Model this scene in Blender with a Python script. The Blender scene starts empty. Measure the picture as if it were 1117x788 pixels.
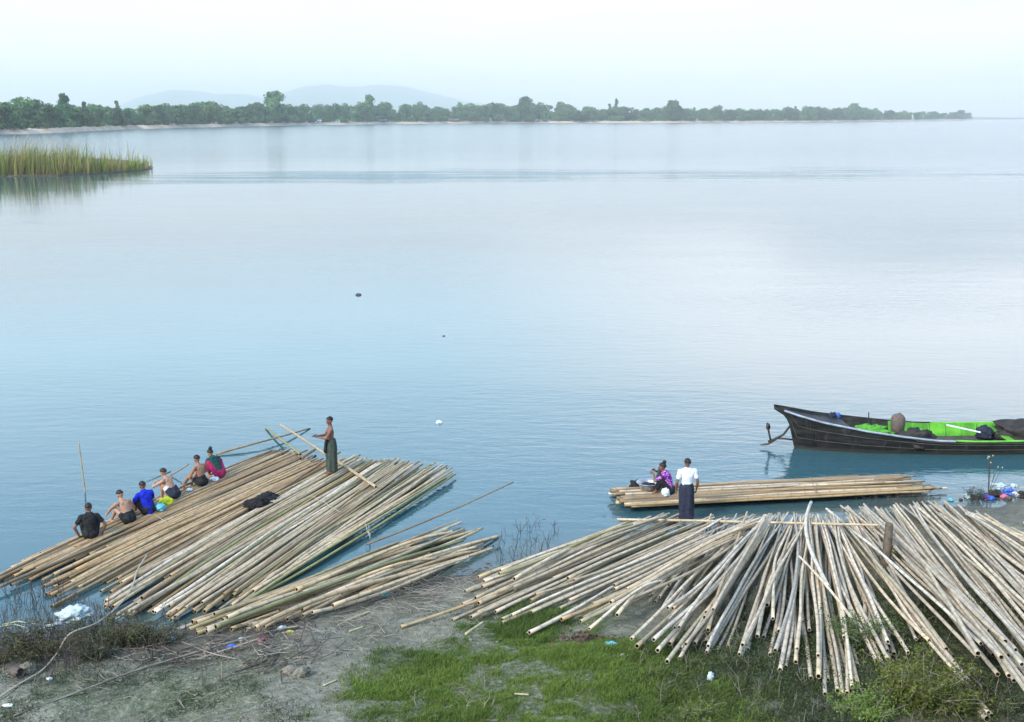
import bpy, bmesh, math, random
import numpy as np
from mathutils import Vector, Matrix, noise as mnoise

random.seed(7)
rng = np.random.default_rng(7)
SC = bpy.context.scene
COL = SC.collection
PI = math.pi

# ------------------------------------------------------------------ camera
F, CX, CY = 1241.0, 558.5, 394.0          # focal length and centre, in photograph pixels
HC = 10.3                                 # camera height over the water
PITCH = math.atan((CY - 127.0) / F)       # horizon at row 127
cam_d = bpy.data.cameras.new('camera')
cam = bpy.data.objects.new('camera', cam_d)
COL.objects.link(cam)
cam.location = (0, 0, HC)
cam.rotation_euler = (PI / 2 - PITCH, 0, 0)
cam_d.sensor_width = 36.0
cam_d.lens = 36.0 * F / 1117.0
cam_d.clip_start = 0.1
cam_d.clip_end = 40000
SC.camera = cam

# ------------------------------------------------------------------ sky, sun, exposure
SUN_EL, SUN_AZ = math.radians(38), math.radians(222)      # azimuth clockwise from +Y
W = bpy.data.worlds.new('World')
SC.world = W
W.use_nodes = True
nt = W.node_tree
nt.nodes.clear()
wo = nt.nodes.new('ShaderNodeOutputWorld')
bg = nt.nodes.new('ShaderNodeBackground')
bg.inputs['Strength'].default_value = 0.15
sky = nt.nodes.new('ShaderNodeTexSky')
sky.sky_type = 'NISHITA'
sky.sun_disc = False
sky.sun_elevation = SUN_EL
sky.sun_rotation = SUN_AZ
sky.air_density = 1.0
sky.dust_density = 0.8
sky.ozone_density = 2.0
tc = nt.nodes.new('ShaderNodeTexCoord')
sep = nt.nodes.new('ShaderNodeSeparateXYZ')
nt.links.new(tc.outputs['Generated'], sep.inputs[0])


def wmath(op, a, b=None, clamp=False):
    n = nt.nodes.new('ShaderNodeMath')
    n.operation = op
    n.use_clamp = clamp
    for i, v in enumerate((a, b)):
        if v is None:
            continue
        if isinstance(v, (int, float)):
            n.inputs[i].default_value = v
        else:
            nt.links.new(v, n.inputs[i])
    return n.outputs[0]


# thin high cloud: thick at the horizon, broken further up
zz = wmath('MAXIMUM', sep.outputs['Z'], 0.0)
den = wmath('ADD', zz, 0.16)
comb = nt.nodes.new('ShaderNodeCombineXYZ')
nt.links.new(wmath('DIVIDE', sep.outputs['X'], den), comb.inputs[0])
nt.links.new(wmath('DIVIDE', sep.outputs['Y'], den), comb.inputs[1])
cn = nt.nodes.new('ShaderNodeTexNoise')
cn.inputs['Scale'].default_value = 0.75
cn.inputs['Detail'].default_value = 7
cn.inputs['Roughness'].default_value = 0.55
cn.inputs['Distortion'].default_value = 0.5
nt.links.new(comb.outputs[0], cn.inputs['Vector'])
mr = nt.nodes.new('ShaderNodeMapRange')
mr.interpolation_type = 'SMOOTHSTEP'
mr.inputs['From Min'].default_value = 0.45
mr.inputs['From Max'].default_value = 0.75
nt.links.new(cn.outputs['Fac'], mr.inputs['Value'])
hz = nt.nodes.new('ShaderNodeMapRange')
hz.interpolation_type = 'SMOOTHSTEP'
hz.inputs['From Min'].default_value = 0.02
hz.inputs['From Max'].default_value = 0.60
hz.inputs['To Min'].default_value = 0.96
hz.inputs['To Max'].default_value = 0.15
nt.links.new(zz, hz.inputs['Value'])
cl = wmath('MULTIPLY', mr.outputs[0], 0.50)
one = wmath('SUBTRACT', 1.0, hz.outputs[0])
fac = wmath('ADD', hz.outputs[0], wmath('MULTIPLY', one, cl), True)
mixc = nt.nodes.new('ShaderNodeMix')
mixc.data_type = 'RGBA'
nt.links.new(fac, mixc.inputs['Factor'])
nt.links.new(sky.outputs[0], mixc.inputs['A'])
# the veil thins to the right, where the sky is a duller grey blue
xr = nt.nodes.new('ShaderNodeMapRange')
xr.inputs['From Min'].default_value = -0.05
xr.inputs['From Max'].default_value = 0.55
nt.links.new(sep.outputs['X'], xr.inputs['Value'])
def wmix(f, a, b):
    q = nt.nodes.new('ShaderNodeMix')
    q.data_type = 'RGBA'
    nt.links.new(f, q.inputs['Factor'])
    for k, w in (('A', a), ('B', b)):
        if isinstance(w, tuple):
            q.inputs[k].default_value = (*w, 1)
        else:
            nt.links.new(w, q.inputs[k])
    return q.outputs['Result']


def wrng(v, a, b, c=0.0, d=1.0):
    q = nt.nodes.new('ShaderNodeMapRange')
    q.interpolation_type = 'SMOOTHSTEP'
    nt.links.new(v, q.inputs['Value'])
    for k, w in zip(('From Min', 'From Max', 'To Min', 'To Max'), (a, b, c, d)):
        q.inputs[k].default_value = w
    return q.outputs[0]


low = wmix(xr.outputs[0], (3.36, 3.26, 3.26), (2.78, 2.80, 2.88))          # milky band along the horizon
low = wmix(wmath('MULTIPLY', mr.outputs[0], wrng(zz, .03, .08)), low, (3.7, 3.5, 3.42))
midc = wmix(xr.outputs[0], (5.0, 6.55, 7.2), (4.8, 5.9, 6.5))
veilc = wmix(wrng(zz, .095, .20), low, midc)
veilc = wmix(wrng(zz, .20, .48), veilc, (4.1, 6.7, 9.4))
nt.links.new(veilc, mixc.inputs['B'])
# a broad cream-coloured cloud low on the right
azr = wmath('DIVIDE', sep.outputs['X'], wmath('MAXIMUM', sep.outputs['Y'], .05))
edge = wmath('MULTIPLY', wmath('SUBTRACT', cn.outputs['Fac'], .5), .30)
azn = wmath('ADD', azr, edge)
eln = wmath('ADD', zz, wmath('MULTIPLY', edge, .6))
front = wrng(sep.outputs['Y'], 0.0, .2)
cmask = wmath('MULTIPLY', wmath('MULTIPLY', wrng(azn, -.10, .22), wrng(azn, .75, .45)), wmath('MULTIPLY', wrng(eln, .09, .15), wrng(eln, .30, .20)))
cmask = wmath('MULTIPLY', wmath('MULTIPLY', cmask, front), .68)
cream = nt.nodes.new('ShaderNodeMix')
cream.data_type = 'RGBA'
nt.links.new(cmask, cream.inputs['Factor'])
nt.links.new(mixc.outputs['Result'], cream.inputs['A'])
cream.inputs['B'].default_value = (8.3, 7.6, 7.25, 1)
nt.links.new(cream.outputs['Result'], bg.inputs['Color'])
nt.links.new(bg.outputs[0], wo.inputs[0])

sd = bpy.data.lights.new('sun', 'SUN')
sd.energy = 1.9
sd.angle = math.radians(18)
sd.color = (1.0, 0.92, 0.80)
sun = bpy.data.objects.new('sun', sd)
COL.objects.link(sun)
sdir = Vector((math.sin(SUN_AZ) * math.cos(SUN_EL), math.cos(SUN_AZ) * math.cos(SUN_EL), math.sin(SUN_EL)))
sun.rotation_euler = (-sdir).to_track_quat('-Z', 'Y').to_euler()
sun.location = (0, -20, 40)

SC.view_settings.view_transform = 'Standard'
SC.view_settings.look = 'None'
SC.view_settings.gamma = 1.0
SC.view_settings.use_curve_mapping = False
SC.view_settings.exposure = 1.17
SC.render.engine = 'CYCLES'
SC.cycles.use_denoising = True
SC.cycles.max_bounces = 8
SC.cycles.diffuse_bounces = 3
SC.cycles.glossy_bounces = 3
SC.cycles.volume_bounces = 6
SC.cycles.transparent_max_bounces = 8
SC.cycles.caustics_reflective = False
SC.cycles.caustics_refractive = False

# ------------------------------------------------------------------ pixel <-> place
_fw = np.array([0, math.cos(PITCH), -math.sin(PITCH)])
_up = np.array([0, math.sin(PITCH), math.cos(PITCH)])


def ray(px, py):
    return _fw + np.array([(px - CX) / F, 0, 0]) + _up * ((CY - py) / F)


def at_z(px, py, z=0.0):
    d = ray(px, py)
    t = (z - HC) / d[2]
    return np.array([0, 0, HC]) + d * t


def to_px(p):
    v = np.array(p, float) - np.array([0, 0, HC])
    dep = v @ _fw
    return CX + F * v[0] / dep, CY - F * (v @ _up) / dep


# ------------------------------------------------------------------ near bank
_sh = [(-420, 800), (-150, 745), (0, 704), (60, 694), (130, 693), (185, 692), (260, 672), (340, 655), (420, 640),
       (500, 628), (560, 622), (620, 612), (700, 596), (780, 586), (860, 578), (940, 566), (1000, 556),
       (1060, 550), (1117, 546), (1300, 540), (1700, 530)]
_shw = np.array([at_z(a, b, 0)[:2] for a, b in _sh])
_PD = np.array([-40, -12, -3, -.6, 0, 1, 3, 6, 10, 12.5, 15, 22, 26, 60.])
_PZ = np.array([-6, -3, -.8, -.14, 0, .11, .30, .60, 1.02, 1.32, 1.9, 6.3, 8.5, 9.5])


def vnoise(x, y, s, seed=0.0):
    """cheap smooth value noise, vectorised"""
    x = np.asarray(x, float) * s + seed * 17.31
    y = np.asarray(y, float) * s - seed * 9.17
    xi, yi = np.floor(x), np.floor(y)
    fx, fy = x - xi, y - yi
    fx = fx * fx * (3 - 2 * fx)
    fy = fy * fy * (3 - 2 * fy)

    def h(a, b):
        v = np.sin(a * 127.1 + b * 311.7) * 43758.5453
        return v - np.floor(v)
    return (h(xi, yi) * (1 - fx) + h(xi + 1, yi) * fx) * (1 - fy) + (h(xi, yi + 1) * (1 - fx) + h(xi + 1, yi + 1) * fx) * fy


def ground(x, y):
    x = np.asarray(x, float)
    y = np.asarray(y, float)
    s = np.interp(x, _shw[:, 0], _shw[:, 1])
    d = (s - y) * 0.9
    d = d + (vnoise(x, y, 0.9, 1) - .5) * .7 + (vnoise(x, y, 2.6, 2) - .5) * .25
    z = np.interp(d, _PD, _PZ)
    k = np.clip((d + .3) / 2.0, 0, 1)
    z = z + k * ((vnoise(x, y, .45, 3) - .5) * .22 + (vnoise(x, y, 1.3, 4) - .5) * .10 + (vnoise(x, y, 4, 5) - .5) * .045)
    return z


def at_ground(px, py, h=0.0):
    d = ray(px, py)
    o = np.array([0, 0, HC])
    t = 12.0
    for i in range(400):
        p = o + d * t
        g = max(float(ground(p[0], p[1])), 0.0) + h
        if p[2] <= g + .003:
            break
        t += max((p[2] - g) * .7, .004)
    return o + d * t


# ------------------------------------------------------------------ object helpers
def tag(o, label=None, cat=None, group=None, kind=None):
    if label:
        o['label'] = label
    if cat:
        o['category'] = cat
    if group:
        o['group'] = group
    if kind:
        o['kind'] = kind
    return o


def link(name, me, mats=(), parent=None, loc=None, smooth=False):
    o = bpy.data.objects.new(name, me)
    COL.objects.link(o)
    for m in (mats if isinstance(mats, (list, tuple)) else [mats]):
        if m:
            me.materials.append(m)
    if parent:
        o.parent = parent
    if loc is not None:
        o.location = [float(v) for v in loc]
    if smooth:
        me.polygons.foreach_set('use_smooth', [True] * len(me.polygons))
    return o


def empty(name, loc, rz=0.0):
    o = bpy.data.objects.new(name, None)
    o.empty_display_size = .2
    COL.objects.link(o)
    o.location = [float(v) for v in loc]
    o.rotation_euler = (0, 0, rz)
    return o


def mesh_np(name, verts, faces, uv=None):
    """verts (n,3); faces: array (m,3) / (m,4), or a list of such arrays"""
    me = bpy.data.meshes.new(name)
    fl = faces if isinstance(faces, list) else [faces]
    fl = [f for f in fl if len(f)]
    me.vertices.add(len(verts))
    me.vertices.foreach_set('co', np.asarray(verts, np.float32).ravel())
    li = np.concatenate([np.asarray(f).ravel() for f in fl]).astype(np.int32)
    tot = np.concatenate([np.full(len(f), f.shape[1]) for f in fl])
    me.loops.add(len(li))
    me.loops.foreach_set('vertex_index', li)
    me.polygons.add(len(tot))
    me.polygons.foreach_set('loop_start', np.concatenate([[0], np.cumsum(tot)[:-1]]).astype(np.int32))
    me.update(calc_edges=True)
    me.validate()
    return me


def attr(me, name, vals, typ='FLOAT'):
    a = me.attributes.new(name, typ, 'POINT')
    if typ == 'FLOAT':
        a.data.foreach_set('value', np.asarray(vals, np.float32))
    else:
        a.data.foreach_set('color' if 'COLOR' in typ else 'vector', np.asarray(vals, np.float32).ravel())


class MB:
    """collects simple shapes into one mesh"""

    def __init__(s):
        s.v, s.f = [], []

    def add(s, vs, fs):
        b = len(s.v)
        s.v += [tuple(map(float, v)) for v in vs]
        s.f += [tuple(i + b for i in f) for f in fs]

    def tube(s, pts, r, n=6, cap=True, squash=None):
        pts = [np.array(p, float) for p in pts]
        m = len(pts)
        rs = r if isinstance(r, (list, tuple, np.ndarray)) else [r] * m
        vs, fs = [], []
        ref = None
        for i, p in enumerate(pts):
            t = pts[min(i + 1, m - 1)] - pts[max(i - 1, 0)]
            t = t / (np.linalg.norm(t) + 1e-9)
            if ref is None:
                ref = np.array([0, 0, 1.]) if abs(t[2]) < .8 else np.array([1., 0, 0])
            a = np.cross(t, ref)
            a /= np.linalg.norm(a) + 1e-9
            b = np.cross(a, t)
            ref = b
            for k in range(n):
                q = 2 * PI * k / n
                vs.append(p + rs[i] * (math.cos(q) * a + math.sin(q) * b * (squash or 1)))
        for i in range(m - 1):
            for k in range(n):
                fs.append((i * n + k, i * n + (k + 1) % n, (i + 1) * n + (k + 1) % n, (i + 1) * n + k))
        if cap:
            fs.append(tuple(range(n))[::-1])
            fs.append(tuple((m - 1) * n + k for k in range(n)))
        s.add(vs, fs)
        return s

    def box(s, c, d, rz=0, M=None):
        cx, cy, cz = c
        x, y, z = d[0] / 2, d[1] / 2, d[2] / 2
        vs = [(-x, -y, -z), (x, -y, -z), (x, y, -z), (-x, y, -z), (-x, -y, z), (x, -y, z), (x, y, z), (-x, y, z)]
        R = M or Matrix.Rotation(rz, 3, 'Z')
        vs = [R @ Vector(v) + Vector((cx, cy, cz)) for v in vs]
        s.add(vs, [(0, 3, 2, 1), (4, 5, 6, 7), (0, 1, 5, 4), (1, 2, 6, 5), (2, 3, 7, 6), (3, 0, 4, 7)])
        return s

    def ellip(s, c, rad, R=None, nu=14, nv=10):
        vs, fs = [], []
        R = R or Matrix.Identity(3)
        for j in range(nv + 1):
            th = PI * j / nv
            for i in range(nu):
                ph = 2 * PI * i / nu
                v = R @ Vector((rad[0] * math.sin(th) * math.cos(ph), rad[1] * math.sin(th) * math.sin(ph), rad[2] * math.cos(th)))
                vs.append(v + Vector(c))
        for j in range(nv):
            for i in range(nu):
                fs.append((j * nu + i, (j + 1) * nu + i, (j + 1) * nu + (i + 1) % nu, j * nu + (i + 1) % nu))
        s.add(vs, fs)
        return s

    def caps(s, p0, p1, r0, r1, flat=1.0, fdir=None, n=14):
        """tapered capsule; flat scales its depth along fdir"""
        p0, p1 = np.array(p0, float), np.array(p1, float)
        t = p1 - p0
        L = np.linalg.norm(t) + 1e-6
        t = t / L
        fd = np.array(fdir if fdir is not None else ((0, 1, 0) if abs(t[1]) < .8 else (1, 0, 0)), float)
        b = fd - t * (fd @ t)
        b /= np.linalg.norm(b) + 1e-9
        a = np.cross(b, t)
        rings = []
        for k in range(5):
            q = PI / 2 * (1 - k / 4)
            rings.append((-r0 * math.sin(q), max(r0 * math.cos(q), 1e-4)))
        for k in range(1, 5):
            u = k / 5
            rings.append((L * u, r0 + (r1 - r0) * u))
        for k in range(5):
            q = PI / 2 * k / 4
            rings.append((L + r1 * math.sin(q), max(r1 * math.cos(q), 1e-4)))
        vs, fs = [], []
        for (h, r) in rings:
            for i in range(n):
                q = 2 * PI * i / n
                vs.append(p0 + t * h + a * r * math.cos(q) + b * r * flat * math.sin(q))
        for j in range(len(rings) - 1):
            for i in range(n):
                fs.append((j * n + i, j * n + (i + 1) % n, (j + 1) * n + (i + 1) % n, (j + 1) * n + i))
        s.add(vs, fs)
        return s

    def mesh(s, name):
        me = bpy.data.meshes.new(name)
        me.from_pydata(s.v, [], s.f)
        me.update()
        return me

    def build(s, name, mats, parent=None, loc=None, smooth=False):
        return link(name, s.mesh(name), mats, parent, loc, smooth)


def remeshed(mb, name, voxel, smooth_it=2):
    """one continuous skin over the collected shapes"""
    me = mb.mesh('tmp')
    ob = bpy.data.objects.new('tmp', me)
    COL.objects.link(ob)
    m = ob.modifiers.new('r', 'REMESH')
    m.mode = 'VOXEL'
    m.voxel_size = voxel
    if smooth_it:
        q = ob.modifiers.new('s', 'SMOOTH')
        q.factor = .5
        q.iterations = smooth_it
    dg = bpy.context.evaluated_depsgraph_get()
    out = bpy.data.meshes.new_from_object(ob.evaluated_get(dg))
    bpy.data.objects.remove(ob)
    bpy.data.meshes.remove(me)
    out.name = name
    out.polygons.foreach_set('use_smooth', [True] * len(out.polygons))
    return out


# ------------------------------------------------------------------ materials
class N:
    def __init__(s, name):
        s.m = bpy.data.materials.new(name)
        s.m.use_nodes = True
        s.t = s.m.node_tree
        s.p = s.t.nodes['Principled BSDF']
        s.out = s.t.nodes['Material Output']

    def new(s, typ, **kw):
        n = s.t.nodes.new('ShaderNode' + typ)
        for k, v in kw.items():
            setattr(n, k, v)
        return n

    def set(s, sock, v):
        if hasattr(v, 'is_output'):
            s.t.links.new(v, sock)
        elif isinstance(v, tuple) and len(v) == 3 and sock.type == 'RGBA':
            sock.default_value = (*v, 1)
        else:
            sock.default_value = v

    def math(s, op, a, b=0.0, clamp=False):
        n = s.new('Math', operation=op, use_clamp=clamp)
        s.set(n.inputs[0], a)
        s.set(n.inputs[1], b)
        return n.outputs[0]

    def noise(s, vec, scale, detail=4, rough=.55, dist=0.0):
        n = s.new('TexNoise')
        if vec is not None:
            s.set(n.inputs['Vector'], vec)
        n.inputs['Scale'].default_value = scale
        n.inputs['Detail'].default_value = detail
        n.inputs['Roughness'].default_value = rough
        n.inputs['Distortion'].default_value = dist
        return n.outputs['Fac']

    def coord(s, k='Object'):
        return s.new('TexCoord').outputs[k]

    def mapping(s, vec, scale=(1, 1, 1), rot=(0, 0, 0), loc=(0, 0, 0)):
        n = s.new('Mapping')
        s.set(n.inputs['Vector'], vec)
        n.inputs['Scale'].default_value = scale
        n.inputs['Rotation'].default_value = rot
        n.inputs['Location'].default_value = loc
        return n.outputs[0]

    def rng(s, v, a, b, c=0.0, d=1.0, smooth=True):
        n = s.new('MapRange')
        if smooth:
            n.interpolation_type = 'SMOOTHSTEP'
        s.set(n.inputs['Value'], v)
        for k, q in zip(('From Min', 'From Max', 'To Min', 'To Max'), (a, b, c, d)):
            n.inputs[k].default_value = q
        return n.outputs[0]

    def mix(s, f, a, b, mode='MIX'):
        n = s.new('Mix', data_type='RGBA', blend_type=mode)
        s.set(n.inputs['Factor'], f)
        s.set(n.inputs['A'], a)
        s.set(n.inputs['B'], b)
        return n.outputs['Result']

    def attr(s, name, out='Fac'):
        return s.new('Attribute', attribute_name=name).outputs[out]

    def bump(s, h, strength=.3, dist=.02):
        n = s.new('Bump')
        s.set(n.inputs['Height'], h)
        n.inputs['Strength'].default_value = strength
        n.inputs['Distance'].default_value = dist
        s.t.links.new(n.outputs[0], s.p.inputs['Normal'])
        return n.outputs[0]

    def fin(s, col, rough=.7, spec=.5):
        s.set(s.p.inputs['Base Color'], col)
        s.set(s.p.inputs['Roughness'], rough)
        s.p.inputs['Specular IOR Level'].default_value = spec
        return s.m


def simple(name, a, b=None, scale=8.0, rough=.75, bump=.25, spec=.3, detail=5, bscale=None):
    n = N(name)
    c = n.coord()
    f = n.noise(c, scale, detail)
    b = b or tuple(x * .65 for x in a)
    n.bump(n.noise(c, bscale or scale * 3, 4), bump, .02)
    return n.fin(n.mix(n.rng(f, .3, .7), a, b), rough, spec)


M = {}
# bamboo: tint from the object's colour, streaks along the culm, a pale-and-dark line at each node
n = N('bamboo')
uvn = n.new('UVMap', uv_map='UVMap').outputs[0]
oi = n.new('ObjectInfo')
off = n.new('CombineXYZ')
n.set(off.inputs[0], n.math('MULTIPLY', oi.outputs['Random'], 91.0))
n.set(off.inputs[1], n.math('MULTIPLY', oi.outputs['Random'], 57.0))
va = n.new('VectorMath', operation='ADD')
n.set(va.inputs[0], uvn)
n.set(va.inputs[1], off.outputs[0])
st = n.noise(n.mapping(va.outputs[0], (22, 1.3, 1)), 1.0, 5, .6)
bl = n.noise(n.mapping(va.outputs[0], (5, 2.2, 1)), 1.0, 4, .6)
lo = n.mix(1.0, oi.outputs['Color'], (.72, .69, .64), 'MULTIPLY')
hi = n.mix(1.0, oi.outputs['Color'], (1.16, 1.15, 1.13), 'MULTIPLY')
base = n.mix(n.rng(st, .32, .68), lo, hi)
base = n.mix(n.math('MULTIPLY', n.rng(bl, .52, .74), .6), base, (.22, .185, .13))
gr = n.noise(n.mapping(va.outputs[0], (2, .5, 1)), 1.0, 2, .5)
base = n.mix(n.math('MULTIPLY', n.rng(gr, .54, .68), .28), base, (.30, .32, .20))
nd = n.attr('node')
base = n.mix(n.math('MULTIPLY', nd, .75), base, (.16, .13, .09))
n.bump(st, .25, .006)
M['bamboo'] = n.fin(base, .55, .35)
M['bamboo_hole'] = simple('bamboo_hole', (.035, .03, .022), rough=.9)

# river water
n = N('river')
co = n.coord()
big = n.noise(n.mapping(co, (.018, .045, 1)), 1.0, 3, .5)
w1 = n.noise(n.mapping(co, (.85, 2.1, 1), rot=(0, 0, .22)), 1.0, 3, .55, .3)
w2 = n.noise(n.mapping(co, (3.4, 6.8, 1), rot=(0, 0, -.18)), 1.0, 3, .55, .4)
w3 = n.noise(n.mapping(co, (.10, .22, 1), rot=(0, 0, .1)), 1.0, 2, .5)
sepw = n.new('SeparateXYZ')
n.set(sepw.inputs[0], co)
# a lane of wind-ruffled water across the river, some 200 m out
lane_y = n.math('ADD', sepw.outputs[1], n.math('MULTIPLY', n.noise(n.mapping(co, (.012, .012, 1)), 1.0, 3), 60.0))
lane_y = n.math('SUBTRACT', lane_y, n.math('MULTIPLY', sepw.outputs[0], .12))
lane = n.math('MULTIPLY', n.rng(lane_y, 205, 222), n.rng(lane_y, 262, 240))
lane = n.math('MULTIPLY', lane, n.rng(sepw.outputs[0], -75, -30))
lane = n.math('MULTIPLY', lane, n.rng(n.noise(n.mapping(co, (.018, .16, 1)), 1.0, 4, .6), .40, .60))
calm = n.rng(big, .38, .68, .30, 1.0)
near = n.rng(sepw.outputs[1], 30, 160, 1.0, .40)
amp = n.math('MULTIPLY', calm, near)
amp = n.math('ADD', amp, n.math('MULTIPLY', lane, 9.0))
hgt = n.math('ADD', n.math('MULTIPLY', w1, .6), n.math('MULTIPLY', w2, .16))
hgt = n.math('ADD', n.math('MULTIPLY', hgt, amp), n.math('MULTIPLY', w3, .5))
n.bump(hgt, 1.0, .036)
wcol = n.mix(n.math('MULTIPLY', n.attr('shallow'), .75), (.034, .092, .110), (.070, .078, .055))
n.p.inputs['IOR'].default_value = 1.48
M['river'] = n.fin(wcol, n.math('ADD', n.rng(sepw.outputs[1], 60, 500, .04, .17), n.math('MULTIPLY', lane, .04)), .5)

# near bank: grey mud, dry crust, a wet edge, thin green
n = N('mud')
co = n.coord()
a = n.noise(co, .8, 6, .6)
b = n.noise(co, 5, 6, .65)
c = n.noise(co, 24, 4, .6)
colr = n.mix(n.rng(b, .35, .68), (.175, .172, .125), (.285, .28, .22))
colr = n.mix(n.math('MULTIPLY', n.rng(a, .50, .66), .55), colr, (.35, .345, .275))
colr = n.mix(n.math('MULTIPLY', n.rng(c, .52, .70), .6), colr, (.07, .068, .05))
gmix = n.math('MULTIPLY', n.attr('green'), n.rng(n.noise(co, 9, 5, .7), .36, .60))
colr = n.mix(gmix, colr, (.055, .085, .028))
dmix = n.math('MULTIPLY', n.attr('dark'), .85)
colr = n.mix(dmix, colr, n.mix(n.rng(c, .4, .6), (.028, .034, .022), (.07, .075, .05)))
wet = n.attr('wet')
colr = n.mix(n.math('MULTIPLY', wet, .62), colr, (.05, .047, .036))
n.bump(n.math('ADD', n.math('MULTIPLY', b, 1.3), n.math('MULTIPLY', c, .6)), 1.0, .085)
M['mud'] = n.fin(colr, n.math('SUBTRACT', .95, n.math('MULTIPLY', wet, .45)), .25)


def leafmat(name, a, b, transl=.25):
    n = N(name)
    oi = n.new('ObjectInfo')
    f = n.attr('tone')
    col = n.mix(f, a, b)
    hs = n.new('HueSaturation')
    n.set(hs.inputs['Color'], col)
    n.set(hs.inputs['Hue'], n.rng(oi.outputs['Random'], 0, 1, .47, .53, False))
    n.set(hs.inputs['Value'], n.rng(n.math('FRACT', n.math('MULTIPLY', oi.outputs['Random'], 7.3)), 0, 1, .62, 1.4, False))
    m = n.fin(hs.outputs[0], .65, .25)
    tr = n.new('BsdfTranslucent')
    n.set(tr.inputs[0], hs.outputs[0])
    mx = n.new('MixShader')
    mx.inputs[0].default_value = transl
    n.t.links.new(n.p.outputs[0], mx.inputs[1])
    n.t.links.new(tr.outputs[0], mx.inputs[2])
    n.t.links.new(mx.outputs[0], n.out.inputs[0])
    return m


M['tree_leaf'] = leafmat('tree_leaf', (.024, .078, .028), (.125, .225, .065))
M['far_bush'] = leafmat('far_bush', (.05, .095, .03), (.12, .19, .05))
M['grass'] = leafmat('grass', (.062, .102, .022), (.165, .225, .042), .35)
M['weed'] = leafmat('weed', (.030, .050, .018), (.10, .13, .045), .25)
M['shrub_leaf'] = leafmat('shrub_leaf', (.060, .115, .024), (.20, .25, .045), .35)
M['dark_leaf'] = leafmat('dark_leaf', (.030, .042, .016), (.13, .135, .05), .2)
n = N('reed')
M['reed'] = n.fin(n.attr('tint', 'Color'), .7, .2)
M['bark'] = simple('bark', (.12, .095, .07), scale=3)
M['twig'] = simple('twig', (.15, .125, .10), (.27, .25, .22), scale=2)
M['dry_twig'] = simple('dry_twig', (.33, .30, .26), (.17, .15, .125), scale=1.5)
M['dark_twig'] = simple('dark_twig', (.055, .045, .04), (.10, .075, .065), scale=2)
M['stump'] = simple('stump', (.07, .055, .04), (.14, .12, .09), scale=9, bump=.8)
M['rope'] = simple('rope', (.45, .42, .33), (.30, .28, .22), scale=40)
M['sand'] = simple('sand', (.60, .46, .34), (.44, .34, .25), scale=.09)
M['far_field'] = simple('far_field', (.16, .17, .09), (.10, .12, .06), scale=.02)
M['hills'] = simple('hills', (.05, .085, .06), (.08, .11, .07), scale=.002)


def cloth(name, a, b=None, scale=14, rough=.9):
    return simple(name, a, b or tuple(x * .7 for x in a), scale=scale, rough=rough, bump=.5, spec=.1, bscale=18)


M['skin'] = simple('skin', (.30, .165, .105), (.255, .135, .085), scale=9, rough=.5, bump=.06, spec=.35)
M['skin_light'] = simple('skin_light', (.40, .24, .165), (.34, .195, .13), scale=9, rough=.5, bump=.06, spec=.35)
M['skin_dark'] = simple('skin_dark', (.20, .10, .068), (.165, .08, .055), scale=9, rough=.5, bump=.06, spec=.35)
M['hair'] = simple('hair', (.012, .010, .010), (.022, .02, .02), scale=60, rough=.55)
M['eye'] = simple('eye', (.02, .015, .012), rough=.2, bump=0)
M['mouth'] = simple('mouth', (.17, .06, .055), rough=.5, bump=0)
M['black_cloth'] = cloth('black_cloth', (.014, .015, .017), (.03, .032, .035))
M['blue_cloth'] = cloth('blue_cloth', (.016, .035, .50), (.010, .02, .34))
M['white_cloth'] = cloth('white_cloth', (.74, .78, .84), (.62, .68, .78))
M['navy_cloth'] = cloth('navy_cloth', (.022, .026, .045), (.036, .042, .066))
M['olive_cloth'] = cloth('olive_cloth', (.035, .050, .042), (.065, .085, .07))
M['teal_cloth'] = cloth('teal_cloth', (.012, .045, .045), (.02, .075, .07))
M['pink_cloth'] = cloth('pink_cloth', (.36, .03, .11), (.24, .02, .07))
M['white_trim'] = cloth('white_trim', (.7, .7, .72))
n = N('purple_print')
co = n.coord()
vo = n.new('TexVoronoi')
n.set(vo.inputs['Vector'], co)
vo.inputs['Scale'].default_value = 17
pc = n.mix(n.rng(vo.outputs['Distance'], .32, .50), (.60, .26, .62), (.20, .035, .30))
pc = n.mix(n.rng(n.noise(co, 9, 2), .54, .62), pc, (.045, .02, .07))
M['purple_cloth'] = n.fin(pc, .85, .1)
n = N('hull_black')
co = n.coord()
se = n.new('SeparateXYZ')
n.set(se.inputs[0], co)
st = n.noise(n.mapping(co, (1.2, 1.2, 9)), 1.0, 6, .65)
hc_ = n.mix(n.rng(st, .38, .68), (.009, .010, .011), (.034, .033, .030))
ww = n.noise(n.mapping(co, (6, 6, .7)), 1.0, 5, .65)
hc_ = n.mix(n.math('MULTIPLY', n.rng(ww, .55, .72), .5), hc_, (.11, .10, .085))
wl = n.math('ADD', se.outputs[2], n.math('MULTIPLY', n.noise(co, 2.5, 4), .16))
hc_ = n.mix(n.rng(wl, .24, .10, 0, .75), hc_, (.065, .062, .045))
n.bump(st, .35, .02)
M['hull_black'] = n.fin(hc_, .62, .35)
M['hull_wood'] = simple('hull_wood', (.055, .05, .045), (.10, .088, .075), scale=3, rough=.7, bump=.4)
M['hull_green'] = simple('hull_green', (.13, .45, .035), (.06, .22, .025), scale=2.2, rough=.7, bump=.25, detail=8)
M['rail_paint'] = simple('rail_paint', (.34, .39, .46), (.20, .23, .27), scale=4, rough=.55)
M['rail_green'] = simple('rail_green', (.16, .50, .06), (.10, .34, .04), scale=4, rough=.55)
M['iron'] = simple('iron', (.022, .021, .02), (.05, .042, .036), scale=9, rough=.6)
M['rust'] = simple('rust', (.16, .125, .11), (.085, .065, .058), scale=13, rough=.75, bump=.6)
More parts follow.
